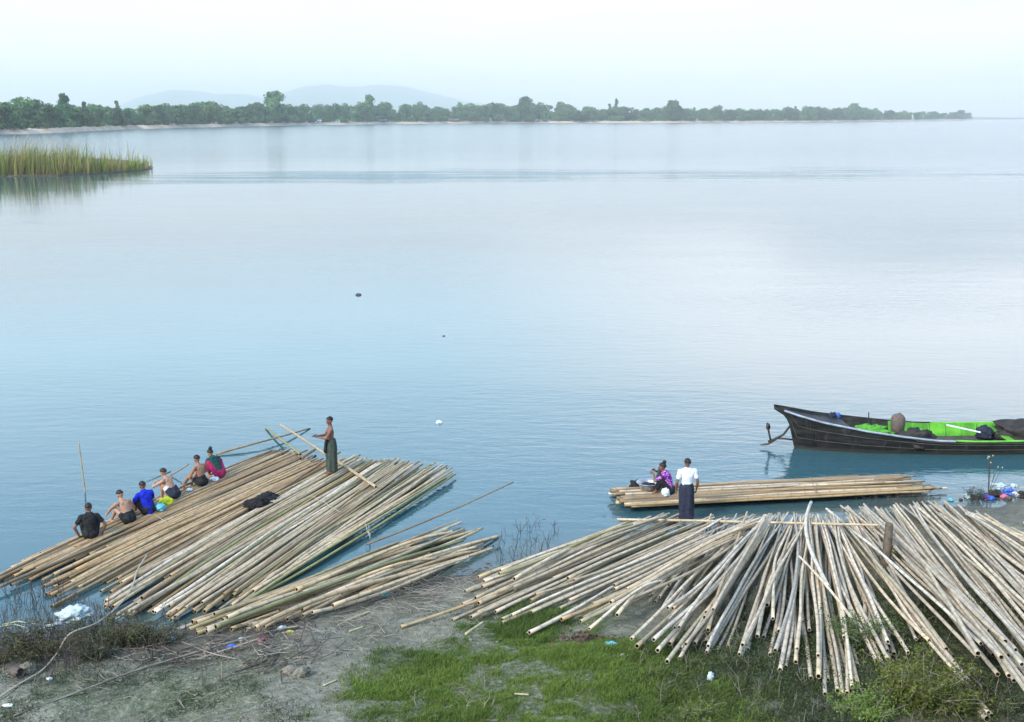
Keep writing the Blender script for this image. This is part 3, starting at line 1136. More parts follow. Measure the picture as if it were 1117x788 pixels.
def culm_mesh(path, rad, seed, sides=8, hollow=True, node_gap=None):
    """a bamboo culm along path: swollen nodes, hollow sawn ends; coordinates about its own middle"""
    r = random.Random(seed)
    path = np.array(path)
    seg = np.linalg.norm(np.diff(path, axis=0), axis=1)
    s_ = np.concatenate([[0], np.cumsum(seg)])
    L = s_[-1]
    gap = node_gap or r.uniform(.30, .46)
    stn = [(0.0, 1.0, 0.0)]
    q = r.uniform(.08, gap)
    while q < L - .05:
        stn += [(q - .022, 1.0, .15), (q, 1.09, 1.0), (q + .022, 1.0, .15)]
        gg = gap * r.uniform(.85, 1.15)
        stn.append((min(q + gg * .5, L - .02), .985, 0))
        q += gg
    stn.append((L, 1.0, 0.0))
    stn.sort()
    pos = np.array([[np.interp(a, s_, path[:, k]) for k in range(3)] for a, _, _ in stn])
    m = len(pos)
    # small natural crookedness
    ph = r.uniform(0, 9)
    wob = np.array([mnoise.noise(Vector((a * .35, ph, 0))) for a, _, _ in stn]) * .046 * min(1, L / 6)
    wobz = np.array([mnoise.noise(Vector((a * .4, ph + 5, 0))) for a, _, _ in stn]) * .018
    t = np.gradient(pos, axis=0)
    t /= np.linalg.norm(t, axis=1)[:, None] + 1e-9
    side = np.cross(t, [0, 0, 1.])
    side /= np.linalg.norm(side, axis=1)[:, None] + 1e-9
    upv = np.cross(side, t)
    pos = pos + side * wob[:, None]
    pos[:, 2] += wobz
    rads = np.array([np.interp(a, s_, rad) * k for a, k, _ in stn])
    ang = np.arange(sides) * 2 * PI / sides + .3
    ring = np.cos(ang)[None, :, None] * side[:, None] + np.sin(ang)[None, :, None] * upv[:, None]
    V = (pos[:, None] + ring * rads[:, None, None]).reshape(-1, 3)
    i = np.arange(m - 1)[:, None] * sides
    k = np.arange(sides)[None]
    k2 = (k + 1) % sides
    fq = np.stack([i + k, i + k2, i + sides + k2, i + sides + k], 2).reshape(-1, 4)
    node = np.repeat([c for _, _, c in stn], sides)
    extra_v, extra_f, hole = [], [], []
    nb = len(V)
    for e, sg in ((0, -1), (m - 1, 1)):
        inner = pos[e] + ring[e] * rads[e] * .80
        deep = pos[e] - t[e] * sg * .12 + ring[e] * rads[e] * .78
        b = nb + len(extra_v)
        extra_v += list(inner) + list(deep)
        for kk in range(sides):
            kn = (kk + 1) % sides
            extra_f.append((e * sides + kk, e * sides + kn, b + kn, b + kk)[::(-1 if sg < 0 else 1)])
            hole.append(0)
            extra_f.append((b + kk, b + kn, b + sides + kn, b + sides + kk)[::(-1 if sg < 0 else 1)])
            hole.append(1)
        for kk in range(1, sides - 1, 2):
            extra_f.append((b + sides, b + sides + kk, b + sides + kk + 1, b + sides + (kk + 2) % sides)[::(-1 if sg < 0 else 1)])
            hole.append(1)
    mid = pos[m // 2].copy()
    V = np.concatenate([V, np.array(extra_v)]) - mid
    faces = np.concatenate([fq, np.array(extra_f)])
    me = mesh_np('bamboo_pole', V, faces)
    me.materials.append(M['bamboo'])
    me.materials.append(M['bamboo_hole'])
    me.polygons.foreach_set('material_index', [0] * len(fq) + hole)
    sm = [True] * len(fq) + [False] * len(extra_f)
    me.polygons.foreach_set('use_smooth', sm)
    attr(me, 'node', np.concatenate([node, np.zeros(len(extra_v))]))
    uv = me.uv_layers.new(name='UVMap')
    li = np.zeros(len(me.loops), np.int32)
    me.loops.foreach_get('vertex_index', li)
    uu = np.concatenate([np.tile(np.arange(sides) / sides * .3, m), np.full(len(extra_v), .1)])
    vv = np.concatenate([np.repeat([a for a, _, _ in stn], sides), np.zeros(len(extra_v))])
    uv.data.foreach_set('uv', np.stack([uu[li], vv[li]], 1).astype(np.float32).ravel())
    return me, mid


TINTS = {'cream': [(.66, .60, .46), (.60, .55, .42), (.70, .65, .53), (.56, .51, .38)],
         'pale': [(.62, .54, .38), (.56, .49, .34), (.66, .60, .46), (.52, .50, .36), (.60, .50, .33)],
         'grey': [(.50, .50, .43), (.58, .57, .49), (.45, .46, .41), (.62, .61, .53), (.48, .45, .36), (.55, .50, .38)],
         'tan': [(.50, .35, .17), (.43, .29, .14), (.57, .43, .23), (.36, .25, .13), (.54, .41, .24)],
         'straw': [(.58, .48, .29), (.54, .43, .25), (.63, .55, .37), (.48, .42, .25), (.60, .52, .36), (.46, .36, .2)],
         'green': [(.30, .33, .14), (.36, .37, .18), (.26, .29, .13), (.42, .41, .22)],
         'dark': [(.24, .19, .12), (.30, .24, .15)]}
pole_no = [0]


def pole(p0, p1, r0=.05, r1=.038, tint='pale', bend=0.0, h0=.1, h1=.25, parent=None, name='bamboo_pole', label=None, group=None,
         settle_it=True, sag=.5, dip0=0.0, dip1=0.0, sides=8, flat=None):
    """lay one culm whose ends show at photograph points p0 (near or butt end) and p1"""
    pole_no[0] += 1
    sd_ = pole_no[0]
    if flat is not None:
        zA, zB = flat
        A, B = at_z(p0[0], p0[1], zA), at_z(p1[0], p1[1], zB)
        t = np.linspace(0, 1, 14)
        d = B - A
        nrm = np.array([-d[1], d[0], 0]) / (np.hypot(d[0], d[1]) + 1e-9)
        path = A + d * t[:, None] + nrm * (bend * np.sin(PI * t))[:, None]
        path[:, 2] -= dip0 * np.clip(1 - t / .4, 0, 1) ** 1.6 + dip1 * np.clip((t - .6) / .4, 0, 1) ** 1.6
        stamp(path[:, :2], path[:, 2], np.linspace(r0, r1, 14), nrm[:2])
    elif settle_it:
        z0 = max(float(ground(*at_ground(*p0)[:2])), -.05) + h0
        z1 = h1
        for it in range(7):
            A = at_z(p0[0], p0[1], z0)[:2]
            B = at_z(p1[0], p1[1], z1)[:2]
            xy, z, rr, nrm = settle(A, B, r0, r1, bend, sag=sag, dip0=dip0, dip1=dip1)
            if it < 6:
                z0, z1 = .35 * z0 + .65 * float(z[0]), .35 * z1 + .65 * float(z[-1])
        u_ = np.linspace(0, 1, len(xy))[:, None]
        xy = xy + (at_z(p0[0], p0[1], float(z[0]))[:2] - xy[0]) * (1 - u_) + (at_z(p1[0], p1[1], float(z[-1]))[:2] - xy[-1]) * u_
        stamp(xy, z, rr, nrm)
        path = np.c_[xy, z]
        path = path[np.linspace(0, len(path) - 1, 14).astype(int)]
        rad_s = np.linspace(0, 1, 14)
    else:
        A, B = np.array(p0, float), np.array(p1, float)
        t = np.linspace(0, 1, 12)[:, None]
        path = A + (B - A) * t
        d = B - A
        nrm = np.array([-d[1], d[0], 0]) / (np.hypot(d[0], d[1]) + 1e-9)
        path = path + nrm * bend * np.sin(PI * t) + np.array([0, 0, -sag]) * np.sin(PI * t)
    seg = np.concatenate([[0], np.cumsum(np.linalg.norm(np.diff(path, axis=0), axis=1))])
    rad = np.interp(np.linspace(0, 1, len(path)), [0, 1], [r0, r1])
    me, mid = culm_mesh(path, rad, sd_, sides)
    o = link(name, me, [], parent, mid - (np.array(parent.location) if parent else 0))
    c = random.choice(TINTS[tint])
    k = random.uniform(.62, 1.02)
    o.color = (min(c[0] * k * 1.06, .8), min(c[1] * k * .985, .8), min(c[2] * k * .97, .8), 1)
    if not parent:
        tag(o, label, 'bamboo pole', group)
    return o


def lerp(a, b, u):
    return (a[0] + (b[0] - a[0]) * u, a[1] + (b[1] - a[1]) * u)


def along(pts, u):
    """point at fraction u of a polyline by its x-ordered vertices"""
    n_ = len(pts) - 1
    k = min(int(u * n_), n_ - 1)
    return lerp(pts[k], pts[k + 1], u * n_ - k)


def jit(p, sx, sy):
    return (p[0] + random.gauss(0, sx), p[1] + random.gauss(0, sy))


def lash(parent, pts_px, r=.008, mat='rope', lift=.03, name='lashing'):
    """a cord laid over the culms between photograph points"""
    pw = []
    for i in range(len(pts_px) - 1):
        for u in np.linspace(0, 1, 14)[:(None if i == len(pts_px) - 2 else -1)]:
            p = lerp(pts_px[i], pts_px[i + 1], u)
            q = at_z(*p, .3)
            for _ in range(4):
                iy, ix = hidx(np.array([q[0]]), np.array([q[1]]))
                q = at_z(*p, float(HM[iy, ix][0]) + lift)
            pw.append(q)
    pw = np.array(pw)
    zf = pw[:, 2].copy()
    for i in range(len(zf)):
        zf[i] = np.median(pw[max(0, i - 3):i + 4, 2])
    zf = np.convolve(np.pad(zf, 2, mode='edge'), np.ones(5) / 5, 'valid')
    pw[:, 2] = zf + .02
    mb = MB().tube(pw - np.array(parent.location), r, 6)
    return mb.build(name, M[mat], parent)


# --- rear raft, left: brown culms the bathers sit on
raft_rear = empty('bamboo_raft', at_z(170, 570, 0))
tag(raft_rear, 'brown bamboo raft lying farthest out on the left, six people seated along it', 'raft')
TOP1 = [(296, 493), (318, 495), (345, 504), (366, 506)]
BOT1 = [(2, 621), (20, 626), (45, 640), (112, 640)]
for lay, cnt in ((0, 14), (1, 26), (2, 56)):
    us = np.linspace(0.0 + .04 * (2 - lay) * 0, 1, cnt)
    order = list(us)
    random.shuffle(order)
    for u in order:
        b = jit(along(BOT1, u), 18 if lay else 24, 0)
        tdir = along(TOP1, u)
        b = (b[0], b[1] - (b[0] - along(BOT1, u)[0]) * .46)
        k = random.choice([0, 0, 0, .05, .12, .22]) if lay == 2 else random.uniform(0, .12)
        bb = lerp(b, tdir, k)
        tt = jit(tdir, 8, 2.2)
        pole(bb, tt, random.uniform(.034, .045), random.uniform(.024, .032), random.choice(['tan', 'tan', 'straw', 'tan', 'dark', 'tan']),
             bend=random.gauss(0, .06), parent=raft_rear, name='pole', dip0=random.uniform(.02, .16), flat=(lay * .08 + random.gauss(.0, .02), lay * .08 + random.gauss(.02, .02)))
for seg_ in ([(168, 562), (184, 572)],):
    lash(raft_rear, seg_)

# --- front raft, left
raft_front = empty('bamboo_raft', at_z(320, 585, 0))
tag(raft_front, 'big pale bamboo raft in front of the brown one, a man standing on it', 'raft')
TOP2 = [(372, 499), (402, 503), (428, 504), (450, 506), (494, 515)]
BOT2 = [(116, 640), (136, 664), (186, 664), (228, 662), (262, 654)]
for lay, cnt in ((0, 14), (1, 27), (2, 58)):
    order = list(np.linspace(0, 1 if lay else 1.0, cnt))
    random.shuffle(order)
    for u in order:
        b0 = along(BOT2, u)
        tdir = along(TOP2, u)
        k = random.choice([-.03, 0, 0, .04, .10, .2]) if lay == 2 else random.uniform(-.04, .1)
        b = lerp(b0, tdir, k)
        b = jit(b, 7, 2.2)
        tt = jit(tdir, 8, 2.2)
        side = u > .93
        pole(b, tt, random.uniform(.034, .046), random.uniform(.024, .033), 'green' if (side and lay < 2) else random.choice(['straw', 'straw', 'pale', 'tan', 'straw', 'cream', 'dark' if random.random() < .3 else 'straw', 'green' if random.random() < .35 else 'pale']),
             bend=random.gauss(0, .07), parent=raft_front, name='pole', dip0=random.uniform(.0, .18), flat=(lay * .095 + random.gauss(.0, .02), lay * .095 + random.gauss(.05, .02)))
for seg_ in ([(340, 542), (372, 560)], [(398, 572), (404, 588)]):
    lash(raft_front, seg_)

# --- small raft, right
raft_small = empty('bamboo_raft', at_z(840, 535, 0))
tag(raft_small, 'narrow bamboo raft floating beside the boat, woman washing on it', 'raft')
for lay, cnt in ((0, 16), (1, 18), (2, 20), (3, 24)):
    order = list(np.linspace(0, 1, cnt))
    random.shuffle(order)
    for u in order:
        a = lerp((664, 534), (682, 552), u)
        b = lerp((968, 519), (1012, 534), u)
        b = (b[0] + random.choice([-30, -12, 0, 6, 14]) + random.gauss(0, 5), b[1] - .06 * 0)
        if random.random() < .08:
            b = (b[0] + 14, b[1])
        pole(jit((a[0] + 5, a[1]), 4, 1.0), (b[0], b[1] + random.gauss(0, 1.3)), random.uniform(.034, .044), random.uniform(.024, .030), random.choice(['tan', 'dark', 'dark', 'straw', 'dark', 'dark', 'grey', 'dark']),
             bend=random.gauss(0, .04), parent=raft_small, name='pole', flat=(lay * .075 + random.gauss(.03, .032), lay * .07 + random.gauss(.02, .028)))
lash(raft_small, [(884, 524), (888, 533), (890, 539)], .006, 'twig')

# --- narrow heap at the water's edge
TOP3 = [(500, 568), (512, 578), (534, 580), (541, 588), (520, 604)]
BOT3 = [(190, 687), (205, 690), (218, 691), (262, 690), (312, 679)]
for lay, cnt in ((0, 13), (1, 14), (2, 16)):
    order = list(np.linspace(0, 1, cnt))
    random.shuffle(order)
    for u in order:
        b0, t0 = along(BOT3, u), along(TOP3, u)
        k = random.choice([0, 0, .06, .14, .25, .4]) if lay else random.uniform(0, .15)
        k2 = random.choice([0, 0, .04, .1, .2])
        pole(jit(lerp(b0, t0, k), 3, 1), jit(lerp(t0, b0, k2), 6, 2), random.uniform(.040, .052), random.uniform(.028, .038),
             random.choice(['pale', 'cream', 'pale', 'straw', 'green' if random.random() < .4 else 'pale']), bend=random.gauss(0, .09),
             label='pale bamboo pole in the narrow heap along the muddy edge', group='bamboo poles of the narrow heap at the water edge')

# --- the big fanned heap, right
LA = 'bamboo pole in the left wing of the fanned heap, pointing down left'
LB0 = 'thin bamboo pole in the short bunch between the left wing and the middle'
LB = 'pale bamboo pole in the middle of the fanned heap, butt end on the grass'
LC = 'greyish bamboo pole in the right wing of the fanned heap, slanting down right'
TOPA = [(698, 568), (718, 562), (745, 562), (785, 563), (835, 568), (800, 590)]
BOTA = [(532, 628), (512, 648), (494, 672), (530, 676), (578, 690), (655, 676)]
jobs = []
for lay, cnt in ((0, 16), (1, 18), (2, 20)):
    for u in np.linspace(0, 1, cnt):
        k = random.choice([0, 0, .05, .12, .25, .38]) if lay else random.uniform(0, .2)
        k2 = random.choice([0, 0, 0, .06, .14])
        b0, t0 = along(BOTA, u), along(TOPA, u)
        jobs.append((lay, 'A', jit(lerp(b0, t0, k), 5, 2), jit(lerp(t0, b0, k2), 7, 2)))
jobs.append((2.6, 'A', (643, 686), (722, 634)))
jobs.append((2.6, 'A', (577, 690), (668, 640)))
for i in range(15):
    u = i / 14
    jobs.append((0, 'B0', jit(lerp((712, 652), (762, 640), u), 5, 6), jit(lerp((780, 563), (826, 563), u), 5, 2)))
BOTB = [(690, 705), (712, 716), (730, 721), (752, 712), (792, 722), (820, 706), (844, 719), (864, 737), (892, 755), (922, 757), (938, 749), (962, 715), (978, 720), (1026, 690), (1077, 784)]
TOPB = [(830, 566), (838, 564), (843, 562), (858, 564), (874, 564), (878, 562), (882, 562), (890, 565), (898, 564), (905, 563), (915, 565), (925, 566)]
for lay, cnt in ((0, 20), (1, 29), (2, 35)):
    for i in range(cnt):
        u = i / (cnt - 1)
        b0, t0 = along(BOTB, u), along(TOPB, u)
        k = random.choice([0, 0, .03, .1, .2, .32]) if lay else random.uniform(0, .15)
        jobs.append((lay, 'B', jit(lerp(b0, t0, k), 6, 2), jit(t0, 9, 2.5)))
BOTC = [(1088, 708), (1112, 724), (1118, 775), (1165, 742), (1190, 700), (1230, 690), (1250, 655), (1280, 640)]
TOPC = [(918, 553), (940, 553), (952, 556), (975, 556), (992, 553), (1003, 549), (1030, 555), (1052, 560), (1066, 563), (1080, 570), (1120, 594)]
for lay, cnt in ((0, 24), (1, 31), (2, 37)):
    for i in range(cnt):
        u = i / (cnt - 1)
        b0, t0 = along(BOTC, u), along(TOPC, u)
        k = random.choice([0, 0, .05, .15, .28]) if lay else random.uniform(0, .15)
        jobs.append((lay, 'C', jit(lerp(b0, t0, k), 10, 3), jit(t0, 9, 2.5)))
grp = {'A': (LA, 'bamboo poles in the left wing of the fanned heap'), 'B0': (LB0, 'thin bamboo poles of the short bunch'),
       'B': (LB, 'bamboo poles in the middle of the fanned heap'), 'C': (LC, 'bamboo poles in the right wing of the fanned heap')}
jobs = [(l + random.uniform(-.6, .6), z_, a, b) for l, z_, a, b in jobs]
jobs.sort(key=lambda j: j[0])
for l_, zn, a, b in jobs:
    thin = zn == 'B0'
    tint = random.choice({'A': ['pale', 'cream', 'straw', 'cream'], 'B0': ['pale', 'grey'], 'B': ['cream', 'pale', 'grey', 'cream'], 'C': ['grey', 'grey', 'cream', 'pale']}[zn])
    pole(a, b, random.uniform(.026, .032) if thin else random.uniform(.031, .047), .022 if thin else random.uniform(.022, .034), tint,
         bend=random.gauss(0, .11 if zn in 'BC' else .08), label=grp[zn][0], group=grp[zn][1], h0=.1, h1=.4, sag=.35)
SHORT_LABEL = ('short bamboo pole lying apart below the shrub, butt towards the lower right corner')
pole((437, 684), (560, 640), .036, .026, 'straw', label='thin brown bamboo pole sticking out farthest left of the fanned heap')
pole((545, 626), (690, 572), .036, .03, 'green', label='thin greenish bamboo pole along the water edge of the left wing')
pole((902, 640), (885, 548), .045, .04, 'grey', bend=.25, label='bent bamboo pole whose far end sticks up above the heap', h1=.7)
pole((942, 692), (872, 607), .032, .025, 'pale', label='thin pale bamboo pole lying slantwise across the middle of the heap')

# ================================================================== LOOSE POLES AND STICKS
def surf(px, py, lift=0.0):
    """the place on the bank, raft or heap that shows at a photograph point"""
    z = .2
    for _ in range(8):
        q = at_z(px, py, z)
        iy, ix = hidx(np.array([q[0]]), np.array([q[1]]))
        z = .5 * z + .5 * max(float(HM[iy, ix][0]), 0.0)
    q = at_z(px, py, z)
    return q + np.array([0, 0, lift])


def at_y(px, py, y):
    d = ray(px, py)
    return np.array([0, 0, HC]) + d * (y / d[1])


def placed(p0, p1, r0, r1, tint, label, bend=0.0, sag=0.0):
    o = pole(p0, p1, r0, r1, tint, bend=bend, sag=sag, settle_it=False)
    tag(o, label, 'bamboo pole')
    return o


a = surf(411, 533, .05)
b = at_z(291, 458, 1.15)
mid = surf(372, 508, .06)
placed(a, a + (mid - a) * 3.0 + np.array([0, 0, 0]), .042, .032, 'pale', 'pale straight pole lying across the raft behind the standing man')
q0 = surf(236, 497, .04)
q1 = at_z(338, 467, .02)
placed(q0, q1, .036, .024, 'straw', 'long bowed pole reaching over the water from the far corner of the brown raft', bend=-.35, sag=-.12)
q0 = surf(328, 497, .04)
q1 = at_z(290, 467, .03)
placed(q0, q1, .04, .032, 'green', 'short dark green pole sticking off the far end of the rafts into the water')
q0 = surf(328, 502, .04)
placed(q0, surf(344, 494, .10), .05, .045, 'dark', 'stubby brown bamboo end poking up at the far edge of the rafts')
q0 = at_z(95, 552, -.4)
q1 = q0 + np.array([-.10, .05, 1.85])
placed(q0, q1, .024, .016, 'straw', 'thin upright bamboo stake in the water behind the man in black', sag=0)
placed(at_z(186, 519, .02), at_z(206, 507, .35), .022, .018, 'dark', 'thin dark stick slanting from the water behind the crouching man')
placed(at_z(157, 527, .0), at_z(186, 514, .02), .016, .012, 'dark', 'thin stick afloat beside the man in blue')
placed(surf(400, 598, .09), at_z(560, 526, 1.0), .026, .015, 'dark', 'long thin brown pole slanting over the water above the narrow heap', sag=.06)
placed(at_ground(1077, 784, .06), at_ground(1040, 748, .06), .055, .05, 'grey', SHORT_LABEL)
# the long pole across the head of the fan, and the stump that holds it
pl = placed(surf(673, 571, .10), surf(972, 580, .16), .034, .030, 'pale', 'long straight pole lying across the tops of the fanned heap')
st_b = at_ground(964, 628)
stump = MB()
top = at_y(970, 571, st_b[1])
stump.tube([st_b - [0, 0, .3], st_b + [0, 0, .25], (st_b + top) / 2 + [.02, 0, .05], top - [0, 0, .02], top], [.13, .115, .10, .085, .065], 9)
so = stump.build('stump', M['stump'], smooth=True)
tag(so, 'dark rotting wooden stump standing in the fanned heap, end of the long pole on it', 'stump')

# ================================================================== PEOPLE
def ik(a, b, l1, l2, bendv):
    a, b = np.array(a, float), np.array(b, float)
    d = b - a
    L = np.linalg.norm(d)
    if L > (l1 + l2) * .995:
        b = a + d / L * (l1 + l2) * .995
        d = b - a
        L = np.linalg.norm(d)
    u = d / L
    x = (l1 * l1 - l2 * l2 + L * L) / (2 * L)
    h = math.sqrt(max(l1 * l1 - x * x, 1e-6))
    w = np.array(bendv, float)
    w = w - u * (w @ u)
    w /= np.linalg.norm(w) + 1e-9
    return a + u * x + w * h, b


def hand(mb, wr, d, palm_n, side, curl=.5, scale=1.0):
    """palm, four unequal bent fingers and a thumb from the side of the palm"""
    d = np.array(d, float)
    d /= np.linalg.norm(d) + 1e-9
    nn = np.array(palm_n, float)
    nn = nn - d * (nn @ d)
    nn /= np.linalg.norm(nn) + 1e-9
    w = np.cross(d, nn) * side
    s_ = scale
    wr = np.array(wr, float)
    pc = wr + d * .045 * s_
    mb.caps(wr, wr + d * .075 * s_, .022 * s_, .036 * s_, .42, nn, 10)
    for k, (o, l) in enumerate(((.028, .066), (.010, .076), (-.009, .071), (-.027, .056))):
        b0 = wr + d * .075 * s_ + w * o * s_
        a1 = curl * .5
        e1 = d * math.cos(a1) + nn * math.sin(a1)
        m = b0 + e1 * l * .5 * s_ + w * o * .12
        a2 = curl * 1.3
        e2 = d * math.cos(a2) + nn * math.sin(a2)
        mb.caps(b0, m, .0085 * s_, .008 * s_, n=8)
        mb.caps(m, m + e2 * l * .55 * s_, .008 * s_, .0065 * s_, n=8)
    t0 = wr + d * .025 * s_ + w * .026 * s_
    t1 = t0 + (d * .55 + w * .75 + nn * .25) * .04 * s_
    mb.caps(t0, t1, .011 * s_, .009 * s_, n=8)
    mb.caps(t1, t1 + (d * .85 + w * .25 + nn * .35) * .03 * s_, .009 * s_, .007 * s_, n=8)


def rotv(v, axis, ang):
    return np.array(Matrix.Rotation(ang, 3, Vector(axis)) @ Vector(v))


def person(loc, face, label, J, skin='skin', female=False, wear=(), bun=False, head_yaw=0.0, head_pitch=0.0, hair_len=0):
    """J: pelvis, chest, neck plus wrists, ankles and bend hints, in the person's own frame (x right, y forward, z up)"""
    root = empty('person', loc, math.atan2(-face[0], face[1]))
    tag(root, label, 'person')
    pel, che, nek = (np.array(J[k], float) for k in ('pelvis', 'chest', 'neck'))
    sp = (nek - pel) / np.linalg.norm(nek - pel)
    right = np.array([1., 0, 0])
    if 'twist' in J:
        right = rotv(right, (0, 0, 1), J['twist'])
    fwd = np.cross(sp, right) * 1.0
    fwd = np.cross(np.array([0, 0, 1.]), right) if False else -np.cross(right, sp)
    sw = .165 if female else .185
    mb = MB()
    fl = fwd
    wst = pel + (che - pel) * .45
    mb.caps(pel + sp * .01, wst, .135, .118, .74, fl)
    mb.caps(wst, che, .118, .142, .70, fl)
    mb.caps(che, che + (nek - che) * .55, .142, .11, .68, fl)
    shz = nek - sp * .075
    mb.caps(shz - right * sw * .85, shz + right * sw * .85, .056, .056, .95, fl)
    # shoulder blades and chest give the trunk its planes
    for s_ in (-1, 1):
        mb.ellip(che + right * s_ * .075 - fl * .052 + sp * .04, (.055, .03, .065))
        mb.ellip(che + right * s_ * .07 + fl * .06 + sp * .04, (.07, .04, .055 if not female else .065))
        mb.ellip(pel + right * s_ * .065 - fl * .045 - sp * .01, (.08, .075, .08))
    hc = nek + sp * .06 + fl * J.get('head_fwd', .03) + np.array([0, 0, .085])
    mb.caps(nek - sp * .05, hc - np.array([0, 0, .05]), .056, .05, n=12)
    R = Matrix.Rotation(head_yaw + (J.get('twist', 0)), 3, 'Z') @ Matrix.Rotation(head_pitch, 3, 'X')

    def hp(x, y, z):
        return np.array(R @ Vector((x, y, z))) + hc
    mb.ellip(hp(0, -.012, .025), (.076, .092, .092), R)
    mb.ellip(hp(0, .018, -.035), (.060, .072, .082), R)
    mb.ellip(hp(0, .052, -.088), (.030, .026, .024), R)
    mb.caps(hp(0, .085, .015), hp(0, .108, -.022), .011, .016, n=8)
    mb.ellip(hp(0, .078, .035), (.055, .016, .014), R)
    mb.ellip(hp(0, .082, -.058), (.024, .012, .011), R)
    for s_ in (-1, 1):
        mb.ellip(hp(s_ * .077, -.008, -.005), (.012, .022, .034), R)
        mb.ellip(hp(s_ * .042, .066, -.022), (.022, .018, .018), R)
    # arms
    arms = {}
    for s_, k in ((-1, 'L'), (1, 'R')):
        sh = shz + right * s_ * sw
        el, wr = ik(sh, J['wr' + k], .285, .25, J.get('el' + k, (s_ * .6, -.5, -.4)))
        arms[k] = (sh, el, wr)
        mb.caps(sh, sh + (el - sh) * .45, .052, .047)
        mb.caps(sh + (el - sh) * .45, el, .047, .036)
        fm = el + (wr - el) * .3
        mb.caps(el, fm, .037, .040)
        mb.caps(fm, wr, .040, .026)
        hd = wr - el
        if 'hd' + k in J:
            hd = np.array(J['hd' + k], float)
        hand(mb, wr, hd, J.get('pn' + k, (0, 0, -1) if abs(hd[2]) < .15 * 1.5 else (-s_, 0, 0)), s_ if not ('flip' in J) else -s_, J.get('curl', .6))
    legs = {}
    for s_, k in ((-1, 'L'), (1, 'R')):
        h = pel + right * s_ * .088 - sp * .03
        kn, an = ik(h, J['an' + k], .41, .40, J.get('kn' + k, (s_ * .25, 1, .6)))
        legs[k] = (h, kn, an)
        mb.caps(h, h + (kn - h) * .5, .088, .074)
        mb.caps(h + (kn - h) * .5, kn, .074, .052)
        cm = kn + (an - kn) * .32
        mb.caps(kn, cm, .052, .056)
        mb.caps(cm, an, .056, .034)
        td = np.array(J.get('toe' + k, (s_ * .12, 1, -.1)), float)
        td /= np.linalg.norm(td)
        heel = an - td * .045 + np.array([0, 0, -.035])
        mb.caps(heel, an + td * .10 + np.array([0, 0, -.04]), .032, .032, n=10)
        mb.caps(an, an + td * .10 + np.array([0, 0, -.035]), .036, .028, n=10)
        mb.caps(an + td * .10 + np.array([0, 0, -.042]), an + td * .165 + np.array([0, 0, -.045]), .03, .024, .6, (0, 0, 1), 10)
    body = remeshed(mb, 'body', .0085, 3)
    link('body', body, M[skin], root)
    for s_ in (-1, 1):
        MB().ellip(hp(s_ * .031, .077, .005), (.011, .007, .007), R, 8, 6).build('eye', M['eye'], root, smooth=True)
    MB().ellip(hp(0, .092, -.058), (.020, .005, .005), R, 8, 6).build('mouth', M['mouth'], root, smooth=True)
    # hair: a cap that leaves the face free
    vs, fs = [], []
    nu, nv = 22, 16
    for j in range(nv + 1):
        th = PI * j / nv
        for i in range(nu):
            ph = 2 * PI * i / nu
            x, y, z = math.sin(th) * math.cos(ph), math.sin(th) * math.sin(ph), math.cos(th)
            low = -.34 + .72 * min(max((y + .15) / .75, 0), 1)
            if abs(x) > .75 and y > -.35:
                low = max(low, .0)
            k = 1.0 + .05 * mnoise.noise(Vector((x * 5, y * 5, z * 5 + loc[0])))
            if z < low:
                k = .72
            p = hp(x * .088 * k, -.012 + y * .105 * k, .030 + z * .102 * k)
            vs.append(p)
    for j in range(nv):
        for i in range(nu):
            fs.append((j * nu + i, (j + 1) * nu + i, (j + 1) * nu + (i + 1) % nu, j * nu + (i + 1) % nu))
    hb_ = MB()
    hb_.add(vs, fs)
    if bun:
        hb_.ellip(hp(0, -.07, .145), (.055, .055, .052), R)
        hb_.ellip(hp(0, -.04, .105), (.03, .03, .03), R)
    hb_.build('hair', M['hair'], root, smooth=True)

    def shirt(mat, name='shirt', hem=.0, sleeve=.55):
        c = MB()
        c.caps(pel + sp * (.03 + hem), wst, .155, .142, .78, fl)
        c.caps(wst, che, .142, .163, .78, fl)
        c.caps(che, che + (nek - che) * .5, .166, .14, .78, fl)
        c.caps(shz - right * sw * .9, shz + right * sw * .9, .074, .074, 1, fl)
        for s_ in (-1, 1):
            c.ellip(che + right * s_ * .07 - fl * .05 + sp * .05, (.085, .06, .10))
        for k in 'LR':
            sh, el, wr = arms[k]
            c.caps(sh, sh + (el - sh) * sleeve, .070, .062)
        if female:
            for s_ in (-1, 1):
                c.ellip(che + right * s_ * .07 + fl * .07 + sp * .04, (.085, .05, .08))
        me = remeshed(c, name, .011, 4)
        # folds
        co = np.zeros(len(me.vertices) * 3, np.float32)
        me.vertices.foreach_get('co', co)
        co = co.reshape(-1, 3)
        no = np.zeros(len(me.vertices) * 3, np.float32)
        me.vertices.foreach_get('normal', no)
        no = no.reshape(-1, 3)
        f = vnoise(co[:, 0] * 2 + co[:, 2], co[:, 2] * .8 + co[:, 1] * 2, 12, loc[0]) - .5
        co += no * (f * .018)[:, None]
        me.vertices.foreach_set('co', co.ravel())
        me.update()
        return link(name, me, M[mat], root)

